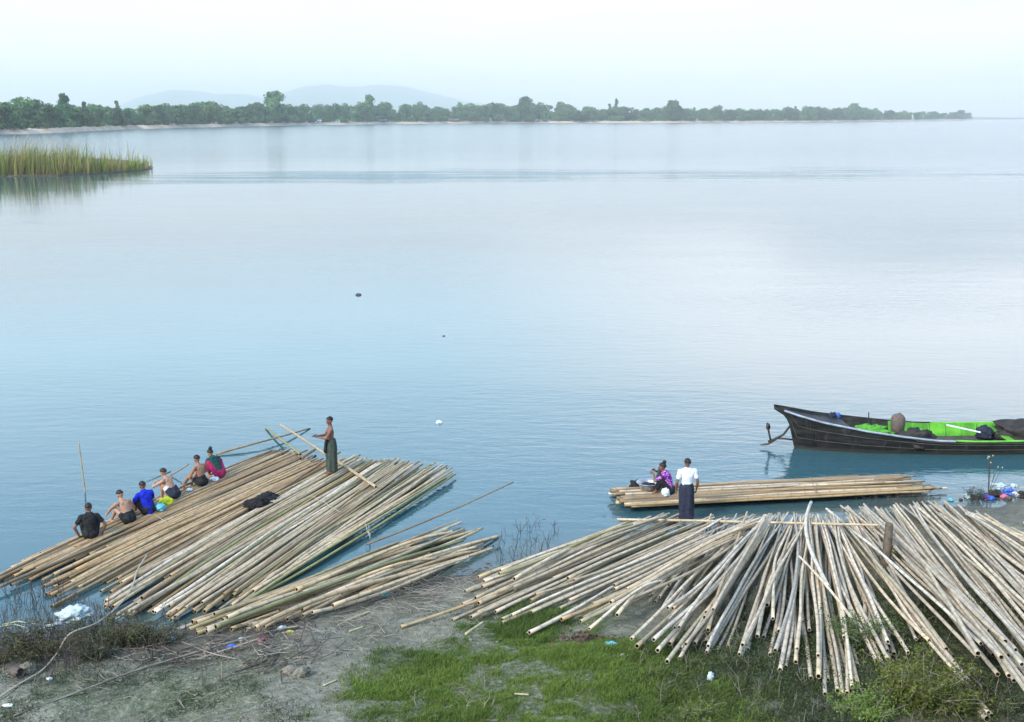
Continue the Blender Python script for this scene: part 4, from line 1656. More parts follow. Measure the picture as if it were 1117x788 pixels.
    def shorts(mat, name='shorts', reach=.65, extra=0.0, trim=None):
        c = MB()
        c.caps(pel - sp * .02, pel + sp * .09, .150 + extra, .140 + extra, .80, fl)
        for s_, k in ((-1, 'L'), (1, 'R')):
            h, kn, an = legs[k]
            c.caps(h, h + (kn - h) * reach, .108 + extra, .088 + extra)
            c.ellip(pel + right * s_ * .065 - fl * .045 - sp * .015, (.092, .086, .092))
        o = link(name, remeshed(c, name, .011, 4), M[mat], root)
        if trim:
            t = MB()
            for k in 'LR':
                h, kn, an = legs[k]
                e = h + (kn - h) * reach
                t.caps(e - (kn - h) * .03, e + (kn - h) * .0, .092, .090)
            t.build('trim', M[trim], o, smooth=True)
        return o

    def wrap(mat, name='longyi'):
        """a longyi drawn over bent legs"""
        c = MB()
        c.caps(pel - sp * .02, pel + sp * .04, .150, .142, .82, fl)
        for s_, k in ((-1, 'L'), (1, 'R')):
            h, kn, an = legs[k]
            c.caps(h, kn, .105, .080)
            c.caps(kn, kn + (an - kn) * .6, .085, .08)
            c.ellip(pel + right * s_ * .065 - fl * .045 - sp * .015, (.092, .086, .092))
        for u in (.3, .6, .9):
            a_ = legs['L'][0] + (legs['L'][1] - legs['L'][0]) * u
            b_ = legs['R'][0] + (legs['R'][1] - legs['R'][0]) * u
            c.caps(a_, b_, .09, .09)
        return link(name, remeshed(c, name, .012, 4), M[mat], root)

    def skirt(mat, name='longyi', z1=.09, knot=None):
        """a long wrapped skirt hanging from the waist, in loose folds"""
        c = MB()
        nu, nv = 64, 26
        vs, fs = [], []
        ztop = pel[2] + .10
        for j in range(nv + 1):
            u = j / nv
            z = ztop + (z1 - ztop) * u
            cx_, cy_ = pel[0] * (1 - u) + u * (legs['L'][2][0] + legs['R'][2][0]) / 2, pel[1] * (1 - u) + u * (legs['L'][2][1] + legs['R'][2][1]) / 2
            rx = np.interp(u, [0, .12, .25, .6, 1], [.150, .182, .202, .196, .196])
            ry = np.interp(u, [0, .12, .25, .6, 1], [.120, .150, .165, .160, .160])
            for i in range(nu):
                q = 2 * PI * i / nu
                f = (.010 + .012 * u) * (math.sin(q * 7 + 2 * u + loc[0]) * .6 + math.sin(q * 4 - 1.5 * u + 1) * .7) + .012 * mnoise.noise(Vector((math.cos(q) * 2, math.sin(q) * 2, u * 4)))
                vs.append((cx_ + (rx + f) * math.cos(q), cy_ + (ry + f) * math.sin(q), z + (.012 * math.sin(q * 3 + 1) if j == nv else 0)))
        for j in range(nv):
            for i in range(nu):
                fs.append((j * nu + i, (j + 1) * nu + i, (j + 1) * nu + (i + 1) % nu, j * nu + (i + 1) % nu))
        c.add(vs, fs)
        o = c.build(name, M[mat], root, smooth=True)
        m = o.modifiers.new('thick', 'SOLIDIFY')
        m.thickness = .006
        if knot:
            kb = MB()
            kb.caps((knot[0], knot[1], ztop - .06), (knot[0] + .01, knot[1] + .03, ztop - .32), .05, .075, .6)
            kb.caps((knot[0], knot[1] - .03, ztop - .02), (knot[0], knot[1], ztop - .1), .05, .05)
            link('hanging_cloth', remeshed(kb, 'hanging_cloth', .012, 3), M['black_cloth'], root)
        return o
    fn = {'shirt': shirt, 'shorts': shorts, 'wrap': wrap, 'skirt': skirt}
    for kind, kw in wear:
        fn[kind](**kw)
    return root, hp, arms


def sit(lean=.16, wl=(-.22, .40, .38), wr=(.22, .40, .38), anl=(-.13, .50, .06), anr=(.13, .50, .06), hunch=.0, **kw):
    J = dict(pelvis=(0, 0, .115), chest=(0, lean * .62, .42 - hunch * .4), neck=(0, lean + .02, .585 - hunch), wrL=wl, wrR=wr, anL=anl, anR=anr, head_fwd=.035)
    J.update(kw)
    return J


FW = (-.80, .60)
person(surf(99, 586), (-.35, .94), 'seated man in a black T-shirt, back turned, leftmost on the brown raft',
       sit(.05, (-.27, .05, .06), (.28, .08, .06), (-.12, .48, -.05), (.12, .48, -.05), elL=(-.8, -.3, 0), elR=(.8, -.3, 0), hdL=(0, .6, -.4), hdR=(0, .6, -.4), curl=.15),
       'skin_dark', wear=(('shirt', dict(mat='black_cloth', hem=-.06)), ('shorts', dict(mat='black_cloth', reach=.95))), head_pitch=-.2)
person(surf(141, 570), FW, 'bare-backed man in black shorts reaching one arm down to his foot',
       sit(.24, (-.20, .74, .06), (.16, .45, .30), (-.14, .55, .0), (.10, .50, .08), hunch=.03, elL=(-.3, 0, .8), hdL=(0, .7, -.6), knL=(-.2, 1, .9)),
       'skin_light', wear=(('shorts', dict(mat='black_cloth', reach=.45)),), head_pitch=-.55)
person(surf(162, 560), (-.72, .69), 'seated man in a bright blue T-shirt and black shorts',
       sit(.15, (-.18, .42, .30), (.16, .46, .36), (-.12, .46, -.02), (.13, .48, .0), hunch=.02),
       'skin_dark', wear=(('shirt', dict(mat='blue_cloth', hem=-.06)), ('shorts', dict(mat='black_cloth', reach=.95))), head_pitch=-.35)
rt, _, arms4 = person(surf(191, 545), (-.93, .36), 'bare-backed man squatting in dark shorts with white edges',
       sit(.30, (-.10, .58, .42), (.10, .56, .44), (-.13, .32, .05), (.13, .34, .05), hunch=.05, pelvis=(0, 0, .18), chest=(0, .17, .46), neck=(0, .27, .60), elL=(-.8, 0, -.3), elR=(.8, 0, -.3)),
       'skin_light', wear=(('shorts', dict(mat='navy_cloth', reach=.6, trim='white_trim')),), head_pitch=-.3)
person(surf(221, 529), (-.86, .50), 'bare-backed man with one lower leg dangling over the raft edge',
       sit(.10, (-.15, .38, .26), (.18, .40, .26), (-.16, .62, -.10), (.10, .55, -.06), knL=(-.1, .6, 1), hunch=.0),
       'skin', wear=(('shorts', dict(mat='black_cloth', reach=.42)),), head_pitch=-.25)
person(surf(240, 521), (-.75, .66), 'woman with a hair bun in dark teal top and pink longyi',
       sit(.32, (-.16, .55, .14), (.16, .52, .16), (-.12, .34, .03), (.12, .36, .03), hunch=.10, pelvis=(0, 0, .15), chest=(0, .22, .43), neck=(0, .36, .53)),
       'skin_light', True, wear=(('shirt', dict(mat='teal_cloth', hem=-.03)), ('wrap', dict(mat='pink_cloth'))), bun=True, head_pitch=-.3)
stand = dict(pelvis=(0, 0, .921), chest=(0, .0, 1.21), neck=(0, -.005, 1.405), anL=(-.10, .02, .085), anR=(.11, -.05, .085), knL=(-.1, 1, 0), knR=(.1, 1, 0), head_fwd=.02)
J = dict(stand)
J.update(wrL=(-.06, .36, 1.10), wrR=(.06, .37, 1.11), elL=(-.5, -.7, -.6), elR=(.5, -.7, -.6), hdL=(.3, .9, .05), hdR=(-.3, .9, .05), pnL=(0, 0, 1), pnR=(0, 0, 1), curl=.8)
man, _, arms_m = person(surf(362, 516), (-.97, -.25), 'bare-chested man standing on the pale raft in a long dark green longyi', J, 'skin_dark',
                        wear=(('skirt', dict(mat='olive_cloth', knot=(-.10, .15))),), head_yaw=.35, head_pitch=-.15)
w_ = (arms_m['L'][2] + arms_m['R'][2]) / 2
ph = MB().box((0, 0, 0), (.075, .012, .15), M=Matrix.Rotation(1.1, 3, 'X'))
o = ph.build('phone', M['iron'])
mw = Matrix.Translation(Vector(man.location)) @ Matrix.Rotation(man.rotation_euler.z, 4, 'Z') @ Matrix.Translation(Vector(w_ + np.array([0, .10, .035])))
o.matrix_world = mw
o.location = mw.translation
tag(o, 'small dark phone held by the standing bare-chested man', 'phone')
person(surf(731, 538), (-.95, .31), 'woman with a hair bun in a purple patterned blouse, washing clothes on the small raft',
       sit(.16, (-.02, .46, .50), (.10, .44, .56), (-.14, .38, .03), (.13, .40, .03), elL=(-.7, -.2, -.5), elR=(.7, -.2, -.3), hdL=(0, .6, .3), hdR=(-.3, .6, .4), curl=1.0),
       'skin_dark', True, wear=(('shirt', dict(mat='purple_cloth', hem=-.02, sleeve=.6)), ('wrap', dict(mat='black_cloth'))), bun=True, head_pitch=-.1)
J = dict(stand)
J.update(wrL=(-.27, .05, .83), wrR=(.27, .06, .83), elL=(-.5, -.8, 0), elR=(.5, -.8, 0), pnL=(1, 0, 0), pnR=(-1, 0, 0), curl=.7)
person(surf(748, 569, .02), (-.10, .99), 'man in a white T-shirt and dark navy longyi standing on the fanned heap, back turned', J, 'skin_dark',
       wear=(('shirt', dict(mat='white_cloth', hem=.02)), ('skirt', dict(mat='navy_cloth')),), head_pitch=-.15)

# ================================================================== BOAT
def ip(x, tab):
    return float(np.interp(x, [a for a, b in tab], [b for a, b in tab]))


SHEER = [(0, 1.38), (.6, 1.21), (1.4, 1.01), (2.7, .79), (3.8, .64), (4.85, .53), (6, .49), (9, .51), (11.5, .72), (13.6, 1.15)]
BEAM = [(0, .09), (.3, .27), (.8, .47), (1.4, .61), (2.7, .85), (4.5, 1.03), (6.5, 1.10), (9.5, 1.06), (12, .62), (13.6, .08)]
WLB = [(0, .05), (.5, .05), (.75, .10), (1.2, .26), (2, .48), (3, .67), (5, .86), (7, .90), (10, .80), (12.5, .25), (13.6, .03)]
KEEL = [(0, 1.27), (.3, 1.08), (.48, .85), (.6, .40), (.72, -.05), (1.0, -.25), (2.5, -.32), (10, -.32), (12.6, -.1), (13.6, .9)]
B0 = np.array([8.28, 34.78, 0.0])
boat = empty('boat', B0, math.radians(1.2))
tag(boat, 'long black wooden boat with bright green inside, moored by the bank', 'boat')
sx = np.concatenate([np.linspace(0, 1.4, 15), np.linspace(1.6, 13.6, 41)])


def section(x):
    zs, bs, wb, kz = ip(x, SHEER), ip(x, BEAM), ip(x, WLB), ip(x, KEEL)
    pts = []
    lo = max(kz, 0.0)
    for u in np.linspace(0, 1, 7):
        z = zs + (lo - zs) * u
        bb = wb if kz < 0 else wb * .8
        b = bs + (bb - bs) * (u ** 1.25)
        pts.append((b, z))
    if kz < -.02:
        pts.append((wb * .72, kz * .6))
    else:
        pts.append((pts[-1][0] * .6, lo - .005))
    pts.append((0.0, min(kz, lo - .01)))
    return pts


hull = MB()
vs, fs = [], []
K = 9
for x in sx:
    p = section(x)
    row_ = [(x, -b, z) for b, z in p] + [(x, b, z) for b, z in p[::-1][1:]]
    vs += row_
R_ = 2 * K - 1
for i in range(len(sx) - 1):
    for j in range(R_ - 1):
        fs.append((i * R_ + j, i * R_ + j + 1, (i + 1) * R_ + j + 1, (i + 1) * R_ + j))
hull.add(vs, fs)
hull.add([vs[j] for j in range(R_)], [tuple(range(R_))])
ho = hull.build('hull', M['hull_black'], boat, smooth=True)
# planking: raised seams along the side, and the inner skin
for k in (2, 4):
    sm_ = MB()
    sm_.tube([(x, -section(x)[k][0] - .006, section(x)[k][1]) for x in sx], .012, 4)
    sm_.build('plank_seam', M['hull_wood'], ho)


def inner(x0, x1, name, mat, far=True, off=.045, z0=.10):
    xs_ = np.linspace(x0, x1, 26)
    s_ = 1 if far else -1
    vs, fs = [], []
    for x in xs_:
        p = section(x)
        bt = max(np.interp(z0, [q[1] for q in p[6::-1]], [q[0] for q in p[6::-1]]) - off, .02)
        vs += [(x, s_ * (p[0][0] - off), p[0][1] - .012), (x, s_ * (p[2][0] - off), p[2][1]), (x, s_ * bt, max(z0, p[6][1] + .02))]
    for i in range(len(xs_) - 1):
        for j in range(2):
            fs.append((i * 3 + j, i * 3 + j + 1, (i + 1) * 3 + j + 1, (i + 1) * 3 + j))
    m_ = MB()
    m_.add(vs, fs)
    return m_.build(name, M[mat], boat)


for fr in (True, False):
    inner(.15, 3.95, 'bulwark', 'hull_black', fr)
    inner(3.97, 12.6, 'lining', 'hull_green', fr)
fl_ = MB()
vs, fs = [], []
xs_ = np.linspace(.9, 12.4, 30)
for x in xs_:
    p = section(x)
    bt = max(np.interp(.10, [q[1] for q in p[6::-1]], [q[0] for q in p[6::-1]]) - .05, .03)
    vs += [(x, -bt, .10), (x, bt, .10)]
fs = [(2 * i, 2 * i + 2, 2 * i + 3, 2 * i + 1) for i in range(len(xs_) - 1)]
fl_.add(vs, fs)
fl_.build('floorboards', M['hull_wood'], boat)
dk = MB()
vs, fs = [], []
xs_ = np.linspace(.06, 2.3, 14)
for x in xs_:
    p = section(x)
    vs += [(x, -p[0][0] + .03, p[0][1] - .07), (x, p[0][0] - .03, p[0][1] - .07)]
dk.add(vs, [(2 * i, 2 * i + 2, 2 * i + 3, 2 * i + 1) for i in range(13)])
dk.build('deck', M['hull_black'], boat)
for x in np.arange(4.3, 12.2, .52):
    p = section(x)
    for s_ in (1, -1):
        r_ = MB()
        b1, z1 = p[0][0] - .075, p[0][1] - .03
        b2 = np.interp(.12, [q[1] for q in p[6::-1]], [q[0] for q in p[6::-1]]) - .08
        r_.tube([(x, s_ * b1, z1), (x, s_ * p[2][0] - s_ * .075, p[2][1]), (x, s_ * b2, .12)], .028, 4)
        r_.build('rib', M['hull_green'], boat)
for x in (4.9, 7.4, 9.8):
    p = section(x)
    th = MB().box((x, 0, p[0][1] - .16), (.22, 2 * p[0][0] - .16, .035))
    th.build('thwart', M['hull_green'], boat)
# rails
def rail(x0, x1, s_, mat, r=.035, dz=0.0, out=.02):
    xs_ = np.linspace(x0, x1, 30)
    m_ = MB().tube([(x, s_ * (section(x)[0][0] + out), section(x)[0][1] + dz) for x in xs_], r, 6)
    return m_.build('rail', M[mat], boat)


rail(.25, 5.4, -1, 'rail_paint', .034, -.03)
rail(5.42, 13.5, -1, 'rail_green', .034, -.01)
rail(5.42, 13.5, 1, 'rail_green', .034, -.01, 0)
rail(.02, 5.40, 1, 'hull_black', .034, -.01, 0)
# rubbing strake lower on the near side
m_ = MB().tube([(x, -section(x)[1][0] - .01, section(x)[1][1] - .01) for x in np.linspace(4.2, 13.2, 30)], .018, 5)
m_.build('rubbing_strake', M['hull_wood'], boat)


def bl(px, py, y=34.78):
    q = at_y(px, py, y) - B0
    return np.array([q[0], q[1], q[2]])


g = MB()
g.tube([bl(864, 462), bl(855, 474), bl(846, 479), bl(838, 482)], [.035, .035, .045, .04], 7)
g.tube([bl(872, 481), bl(858, 479), bl(846, 478)], [.03, .03, .04], 7)
g.tube([bl(841, 482), bl(839, 474), bl(838, 468)], [.035, .03, .035], 7)
g.build('steering_gear', M['iron'], boat, smooth=True)
pb = MB()
hub = bl(838, 466)
pb.ellip(hub, (.07, .07, .10))
for k in range(3):
    a_ = k * 2 * PI / 3 + .4
    c_ = hub + np.array([.0, math.cos(a_) * .10, math.sin(a_) * .10])
    pb.ellip(c_, (.025, .06, .09), Matrix.Rotation(-a_, 3, 'X') @ Matrix.Rotation(.5, 3, 'Z'))
pb.build('propeller', M['iron'], boat, smooth=True)
rb = MB()
rb.tube([bl(846, 480), bl(838, 484.5), bl(829, 485.5)], [.05, .06, .03], 6, squash=.45)
rb.build('rudder', M['iron'], boat)
for k in range(3):
    MB().tube([(1.0 + .09 * k, -section(1.0)[0][0] - .05, section(1.0 + .09 * k)[0][1] - .05), (1.02 + .09 * k, -section(1.0)[0][0] - .03, .55 - .1 * k), (1.06 + .10 * k, -section(1.0)[4][0] - .06, .22)], .008, 5).build('mooring_rope', M['iron'], boat)


def lump(c, rad, seed, amp=.25, freq=2.0, sub=3, R=None):
    bm = bmesh.new()
    bmesh.ops.create_icosphere(bm, subdivisions=sub, radius=1)
    R = R or Matrix.Identity(3)
    for v in bm.verts:
        n_ = v.co.normalized()
        k = 1 + amp * (mnoise.noise(n_ * freq + Vector((seed * 3.1, 0, seed))) + .6 * abs(mnoise.noise(n_ * freq * 2.7 + Vector((seed, 7, 0)))))
        v.co = R @ Vector((n_.x * rad[0] * k, n_.y * rad[1] * k, n_.z * rad[2] * k))
        crease = abs(mnoise.noise(n_ * freq * 4.3 + Vector((seed * 2, seed, 3))))
        v.co = v.co * (1 - amp * .55 * (1 - min(crease * 5, 1)))
        if v.co.z < -rad[2] * .55:
            v.co.z = -rad[2] * .55
    me = bpy.data.meshes.new('lump')
    bm.to_mesh(me)
    bm.free()
    return me


def bag(name, label, cat, pos, rad, mat, seed, amp=.35, freq=2.2, rz=0.0, smooth=True, R=None):
    o = link(name, lump(None, rad, seed, amp, freq, 4, R), M[mat], None, np.array(pos) + np.array([0, 0, rad[2] * .5]), smooth)
    o.rotation_euler.z = rz
    tag(o, label, cat)
    return o


def inboat(x, y, z):
    return np.array(Matrix.Rotation(math.radians(1.2), 3, 'Z') @ Vector((x, y, z))) + B0


# things lying in the boat
bag('tarpaulin', 'crumpled bright green tarpaulin heaped in the boat', 'tarpaulin', inboat(3.05, -.1, .40), (.52, .40, .22), 'tarp_green', 3, .55, 2.2)
bag('tarpaulin', 'dark tarpaulin sloping down beside the rusty drum in the boat', 'tarpaulin', inboat(4.45, -.45, .20), (.55, .42, .32), 'tarp_dark', 5, .5, 2.0)
bag('tarpaulin', 'black tarpaulin covering the boat at the right edge', 'tarpaulin', inboat(8.75, .2, .13), (1.45, .85, .48), 'tarp_dark', 9, .3, 1.7)
dr = MB()
prof_ = [(.0, 0), (.20, .0), (.22, .03), (.25, .20), (.26, .38), (.245, .50), (.19, .59), (.10, .63), (0, .635)]
for i in range(len(prof_)):
    pass
nu = 20
vs = [(r_ * math.cos(2 * PI * k / nu) * (1 + .03 * math.sin(3 * k)), r_ * math.sin(2 * PI * k / nu), z) for r_, z in prof_ for k in range(nu)]
fs = [(i * nu + k, i * nu + (k + 1) % nu, (i + 1) * nu + (k + 1) % nu, (i + 1) * nu + k) for i in range(len(prof_) - 1) for k in range(nu)]
drum = empty('drum', inboat(3.98, .05, .50))
drum.scale = (.86, .86, .9)
tag(drum, 'rounded rusty brown drum standing up in the boat', 'drum')
d_ = MB()
d_.add(vs, fs)
d_.build('shell', M['rust'], drum, smooth=True)
MB().tube([(.05, 0, .61), (.05, 0, .67)], [.06, .05], 10).build('cap', M['rust'], drum)
bag('cloth', 'dark blue cloth hung over the rail near the bow', 'cloth', inboat(2.05, .62, .80), (.12, .06, .13), 'navy_cloth', 4, .4)
bag('cloth', 'small blue rag on the far rail beside the dark blue cloth', 'cloth', inboat(2.24, .66, .80), (.08, .05, .11), 'plastic_blue', 6, .4)
bag('cloth', 'crumpled black and blue clothing inside the green boat', 'cloth', inboat(7.0, .5, .16), (.28, .25, .24), 'navy_cloth', 8, .35)
o = MB().tube([inboat(5.75, .55, .56), inboat(6.7, .15, .42)], [.03, .025], 8).build('paddle_stick', M['plastic_white'])
tag(o, 'pale wooden stick lying slantwise inside the green boat', 'stick')
o = MB().tube([inboat(3.2, .5, .55), inboat(3.18, .5, 1.02)], [.02, .016], 6).build('peg', M['iron'])
tag(o, 'thin dark upright peg between tarpaulin and drum in the boat', 'peg')

# ================================================================== THINGS ON THE RAFTS
def basin(name, label, pos, r, h, mat, mat2=None):
    b_ = empty(name, pos)
    tag(b_, label, 'basin')
    pr = [(0, .0), (r * .62, 0), (r * .66, .01), (r * .90, h * .8), (r * .97, h * .97), (r * 1.10, h), (r * 1.10, h - .008), (r * .94, h * .94), (r * .86, h * .78), (r * .6, .022), (0, .02)]
    nu = 28
    vs = [(a * math.cos(2 * PI * k / nu), a * math.sin(2 * PI * k / nu), z) for a, z in pr for k in range(nu)]
    fs = [(i * nu + k, i * nu + (k + 1) % nu, (i + 1) * nu + (k + 1) % nu, (i + 1) * nu + k) for i in range(len(pr) - 1) for k in range(nu)]
    m_ = MB()
    m_.add(vs, fs)
    m_.build('bowl', M[mat], b_, smooth=True)
    return b_


bs = basin('basin', 'wide silver metal wash basin in front of the washing woman', surf(707, 535), .30, .24, 'metal')
bag('wet_clothes', 'heap of wet clothes in the silver basin', 'clothes', np.array(bs.location) + [0, 0, .12], (.20, .18, .06), 'navy_cloth', 14, .3)
bag('dark_clothes', 'dark bundle of clothes lying left of the silver basin', 'clothes', surf(695, 533), (.20, .16, .15), 'black_cloth', 15, .4)
bag('plastic_bag', 'white plastic bag standing beside the washing woman', 'bag', surf(726, 540), (.11, .10, .13), 'plastic_white', 16, .3)
ck = bag('wrung_cloth', 'dark cloth held up and wrung by the washing woman', 'cloth', surf(718, 536) + [0, 0, .22], (.055, .05, .27), 'olive_cloth', 17, .35)
for k, (px_, py_, rr_) in enumerate(((281, 553, (.34, .22, .14)), (292, 547, (.26, .22, .16)))):
    bag('black_clothes', ['heap of black clothes on the pale raft, lower left of the pair', 'smaller heap of black clothes on the pale raft, upper right of the pair'][k], 'clothes', surf(px_, py_), rr_, 'black_cloth', 20 + k, .5, 2.4, .5)
bag('plastic_bag', 'yellow-green plastic bag between the blue T-shirt man and the squatting man', 'bag', surf(181, 551), (.20, .15, .14), 'plastic_yellow', 23, .3)
bag('plastic_bag', 'light blue plastic bag right behind the blue T-shirt man', 'bag', surf(174, 556), (.17, .13, .11), 'plastic_cyan', 24, .3)
bag('cloth', 'small white cloth behind the woman in pink', 'cloth', surf(234, 524), (.13, .1, .06), 'white_cloth', 25, .4)
bag('cloth', 'small white cloth at the raft edge below the man with the dangling leg', 'cloth', surf(207, 535), (.08, .07, .035), 'white_cloth', 26, .4)
for k, (px_, py_, l_) in enumerate(((391, 323, 'dark scrap of driftwood afloat far out on the river'), (484, 368, 'tiny pale scrap afloat in the middle of the river'), (479, 463, 'white scrap of foam afloat off the rafts'))):
    bag('flotsam', l_, 'flotsam', at_z(px_, py_, -.05), ((.17, .10, .10), (.07, .06, .06), (.10, .08, .09))[k], ('dark_twig', 'dead_leaf', 'plastic_white')[k], 30 + k, .4)
M['sack_plastic'] = simple('sack_plastic', (.50, .60, .62), (.34, .44, .47), scale=6, rough=.5)

M['straw_blade'] = leafmat('straw_blade', (.16, .15, .06), (.32, .28, .14), .3)
M['stone_drab'] = simple('stone_drab', (.22, .205, .16), (.12, .11, .09), scale=7, rough=.9, bump=.8)
M['mud_clod'] = simple('mud_clod', (.20, .20, .155), (.11, .11, .085), scale=3, rough=.95)
# ================================================================== GROUND COVER AND LITTER
def scatter(poly, n_, seed):
    """random places inside a polygon of bank points given as photograph points"""
    P = np.array([at_ground(a, b)[:2] for a, b in poly])
    r = np.random.default_rng(seed)
    pts = r.uniform(P.min(0) - 1.3, P.max(0) + 1.3, (n_ * 4, 2))
    m = poly_mask(pts, poly, 1.2) > .12 + .76 * r.uniform(0, 1, len(pts)) ** 1.0
    return pts[m][:n_], r


def blades(pts, h, width, lean, r, tone, zoff=-.01):
    """curved two-segment grass blades"""
    n_ = len(pts)
    z0 = ground(pts[:, 0], pts[:, 1]) + zoff
    ang = r.uniform(0, 2 * PI, n_)
    ax = np.stack([np.cos(ang), np.sin(ang)], 1) * (width * r.uniform(.7, 1.3, n_))[:, None]
    ln = r.normal(0, 1, (n_, 2)) * (lean * h)[:, None] + np.array([.25, -.05]) * (h * lean)[:, None]
    z_ = np.zeros(n_)
    b0 = np.c_[pts, z0]
    V = np.zeros((n_, 5, 3))
    V[:, 0] = b0 - np.c_[ax, z_]
    V[:, 1] = b0 + np.c_[ax, z_]
    m = b0 + np.c_[ln * .35, h * .62]
    V[:, 2] = m + np.c_[ax * .8, z_]
    V[:, 3] = m - np.c_[ax * .8, z_]
    V[:, 4] = b0 + np.c_[ln, h * .95]
    base = np.arange(n_) * 5
    return V.reshape(-1, 3), np.stack([base, base + 1, base + 2, base + 3], 1), np.stack([base + 3, base + 2, base + 4], 1), np.repeat(tone, 5)


def grass(name, sets, mat, label, cat):
    VS, Q4, Q3, T = [], [], [], []
    o_ = 0
    for (v, a, b, t) in sets:
        VS.append(v)
        Q4.append(a + o_)
        Q3.append(b + o_)
        T.append(t)
        o_ += len(v)
    me = mesh_np(name, np.concatenate(VS), [np.concatenate(Q4), np.concatenate(Q3)])
    attr(me, 'tone', np.concatenate(T))
    tag(link(name, me, M[mat]), label, cat, kind='stuff')


def tufted(poly, n_, seed, hmin, hmax, thr, width=.006, lean=.45, soft=.12):
    pts, r = scatter(poly, n_, seed)
    f = vnoise(pts[:, 0], pts[:, 1], 1.0, 31) * .45 + vnoise(pts[:, 0], pts[:, 1], 3.1, 32) * .35 + vnoise(pts[:, 0], pts[:, 1], 9, 33) * .2
    keep = f > thr + r.normal(0, soft, len(pts))
    pts, f = pts[keep], f[keep]
    h = (hmin + (hmax - hmin) * np.clip((f - thr) * 2.6, 0, 1)) * r.uniform(.5, 1.2, len(pts))
    tone = np.clip(vnoise(pts[:, 0], pts[:, 1], .7, 34) * .9 - .1 + r.normal(0, .2, len(pts)), 0, 1)
    return blades(pts, h, width, lean, r, tone)


grass('grass', [tufted(LAWN, 100000, 1, .03, .17, .345, soft=.10), tufted(LAWN2, 9000, 2, .04, .12, .45),
                tufted([(640, 700), (730, 735), (800, 800), (700, 800)], 12000, 3, .05, .15, .35),
                tufted([(705, 722), (790, 745), (880, 760), (960, 800), (700, 800)], 14000, 4, .04, .13, .5)], 'grass',
      'short bright green grass growing on the bank at the bottom', 'grass')
grass('dry_grass', [tufted(LAWN, 16000, 21, .04, .16, .45, .004, .7)], 'straw_blade', 'dry straw-coloured blades mixed into the green grass', 'grass')
grass('sparse_grass', [tufted(PATCH, 34000, 5, .02, .06, .50, .005, .7), tufted([(-60, 800), (180, 735), (392, 735), (400, 800)], 14000, 6, .02, .07, .52, .005, .7),
                       tufted([(300, 720), (400, 690), (520, 660), (480, 700), (400, 740)], 7000, 7, .02, .05, .55, .005, .7)], 'weed',
      'thin grey-green grass on the trodden mud at the left', 'grass')


def leaves_on(poly, n_, seed, size, hmax, thr, mat, name, label):
    pts, r = scatter(poly, n_, seed)
    f = vnoise(pts[:, 0], pts[:, 1], .8, seed) * .5 + vnoise(pts[:, 0], pts[:, 1], 2.6, seed + 1) * .5
    k = f > thr
    pts, f = pts[k], f[k]
    n_ = len(pts)
    z = ground(pts[:, 0], pts[:, 1]) + r.uniform(0, 1, n_) ** 1.4 * hmax * np.clip((f - thr) * 4, .15, 1)
    c = np.c_[pts, z]
    nn = r.normal(size=(n_, 3)) + np.array([0, -.2, 1.0])
    nn /= np.linalg.norm(nn, axis=1)[:, None]
    t = np.cross(nn, r.normal(size=(n_, 3)))
    t /= np.linalg.norm(t, axis=1)[:, None]
    b = np.cross(nn, t)
    s = size * r.uniform(.5, 1.4, n_)[:, None]
    V = np.stack([c - t * s, c - b * s * .45, c + t * s, c + b * s * .45], 1).reshape(-1, 3)
    me = mesh_np(name, V, np.arange(n_ * 4).reshape(-1, 4))
    attr(me, 'tone', np.repeat(np.clip(f * .8 - .2 + r.normal(0, .22, n_), 0, 1), 4))
    tag(link(name, me, M[mat]), label, 'weeds', kind='stuff')


SCRUB2 = [(700, 800), (712, 735), (760, 705), (840, 670), (900, 650), (1000, 640), (1117, 650), (1200, 680), (1200, 800)]
leaves_on(SCRUB2, 60000, 41, .022, .22, .34, 'weed', 'weeds', 'dark low weeds under the butt ends of the fanned heap')
grass('weed_stalks', [tufted(SCRUB2, 38000, 8, .05, .20, .36, .005, .6)], 'weed', 'dark tall grass stalks among the weeds at the lower right', 'grass')


def twig_mesh(spots, h, r, rad=.006, branches=4, spread=.6, lying=False):
    mb = MB()
    for (x, y, z) in spots:
        hh = h * r.uniform(.45, 1.15)
        a = r.uniform(0, 2 * PI)
        if lying:
            d = np.array([math.cos(a), math.sin(a), r.uniform(-.02, .10)])
            L = hh
            bend = r.normal(0, .12, 3) * L
            bend[2] = abs(bend[2]) * .6
            p = np.array([x, y, z + .015])
            mb.tube([p, p + d * L * .5 + bend, p + d * L], [rad, rad * .85, rad * .5], 4, False)
            if r.random() < .5:
                e = np.array([math.cos(a + .7), math.sin(a + .7), .1])
                mb.tube([p + d * L * .5 + bend, p + d * L * .5 + bend + e * L * .35], [rad * .7, rad * .4], 3, False)
            continue
        p = np.array([x, y, z])
        ln = r.normal(0, .25, 2) * hh
        tip = p + np.array([ln[0], ln[1], hh])
        mid = (p + tip) / 2 + r.normal(0, .06, 3) * hh
        mb.tube([p, mid, tip], [rad, rad * .8, rad * .4], 4, False)
        for k in range(r.integers(1, branches + 1)):
            u = r.uniform(.25, .9)
            q = p + (mid - p) * u * 2 if u < .5 else mid + (tip - mid) * (u - .5) * 2
            e = np.array([r.normal(0, spread), r.normal(0, spread), r.uniform(.2, 1)]) * hh * .38
            mb.tube([q, q + e * .5 + r.normal(0, .02, 3), q + e], [rad * .6, rad * .5, rad * .3], 3, False)
    return mb


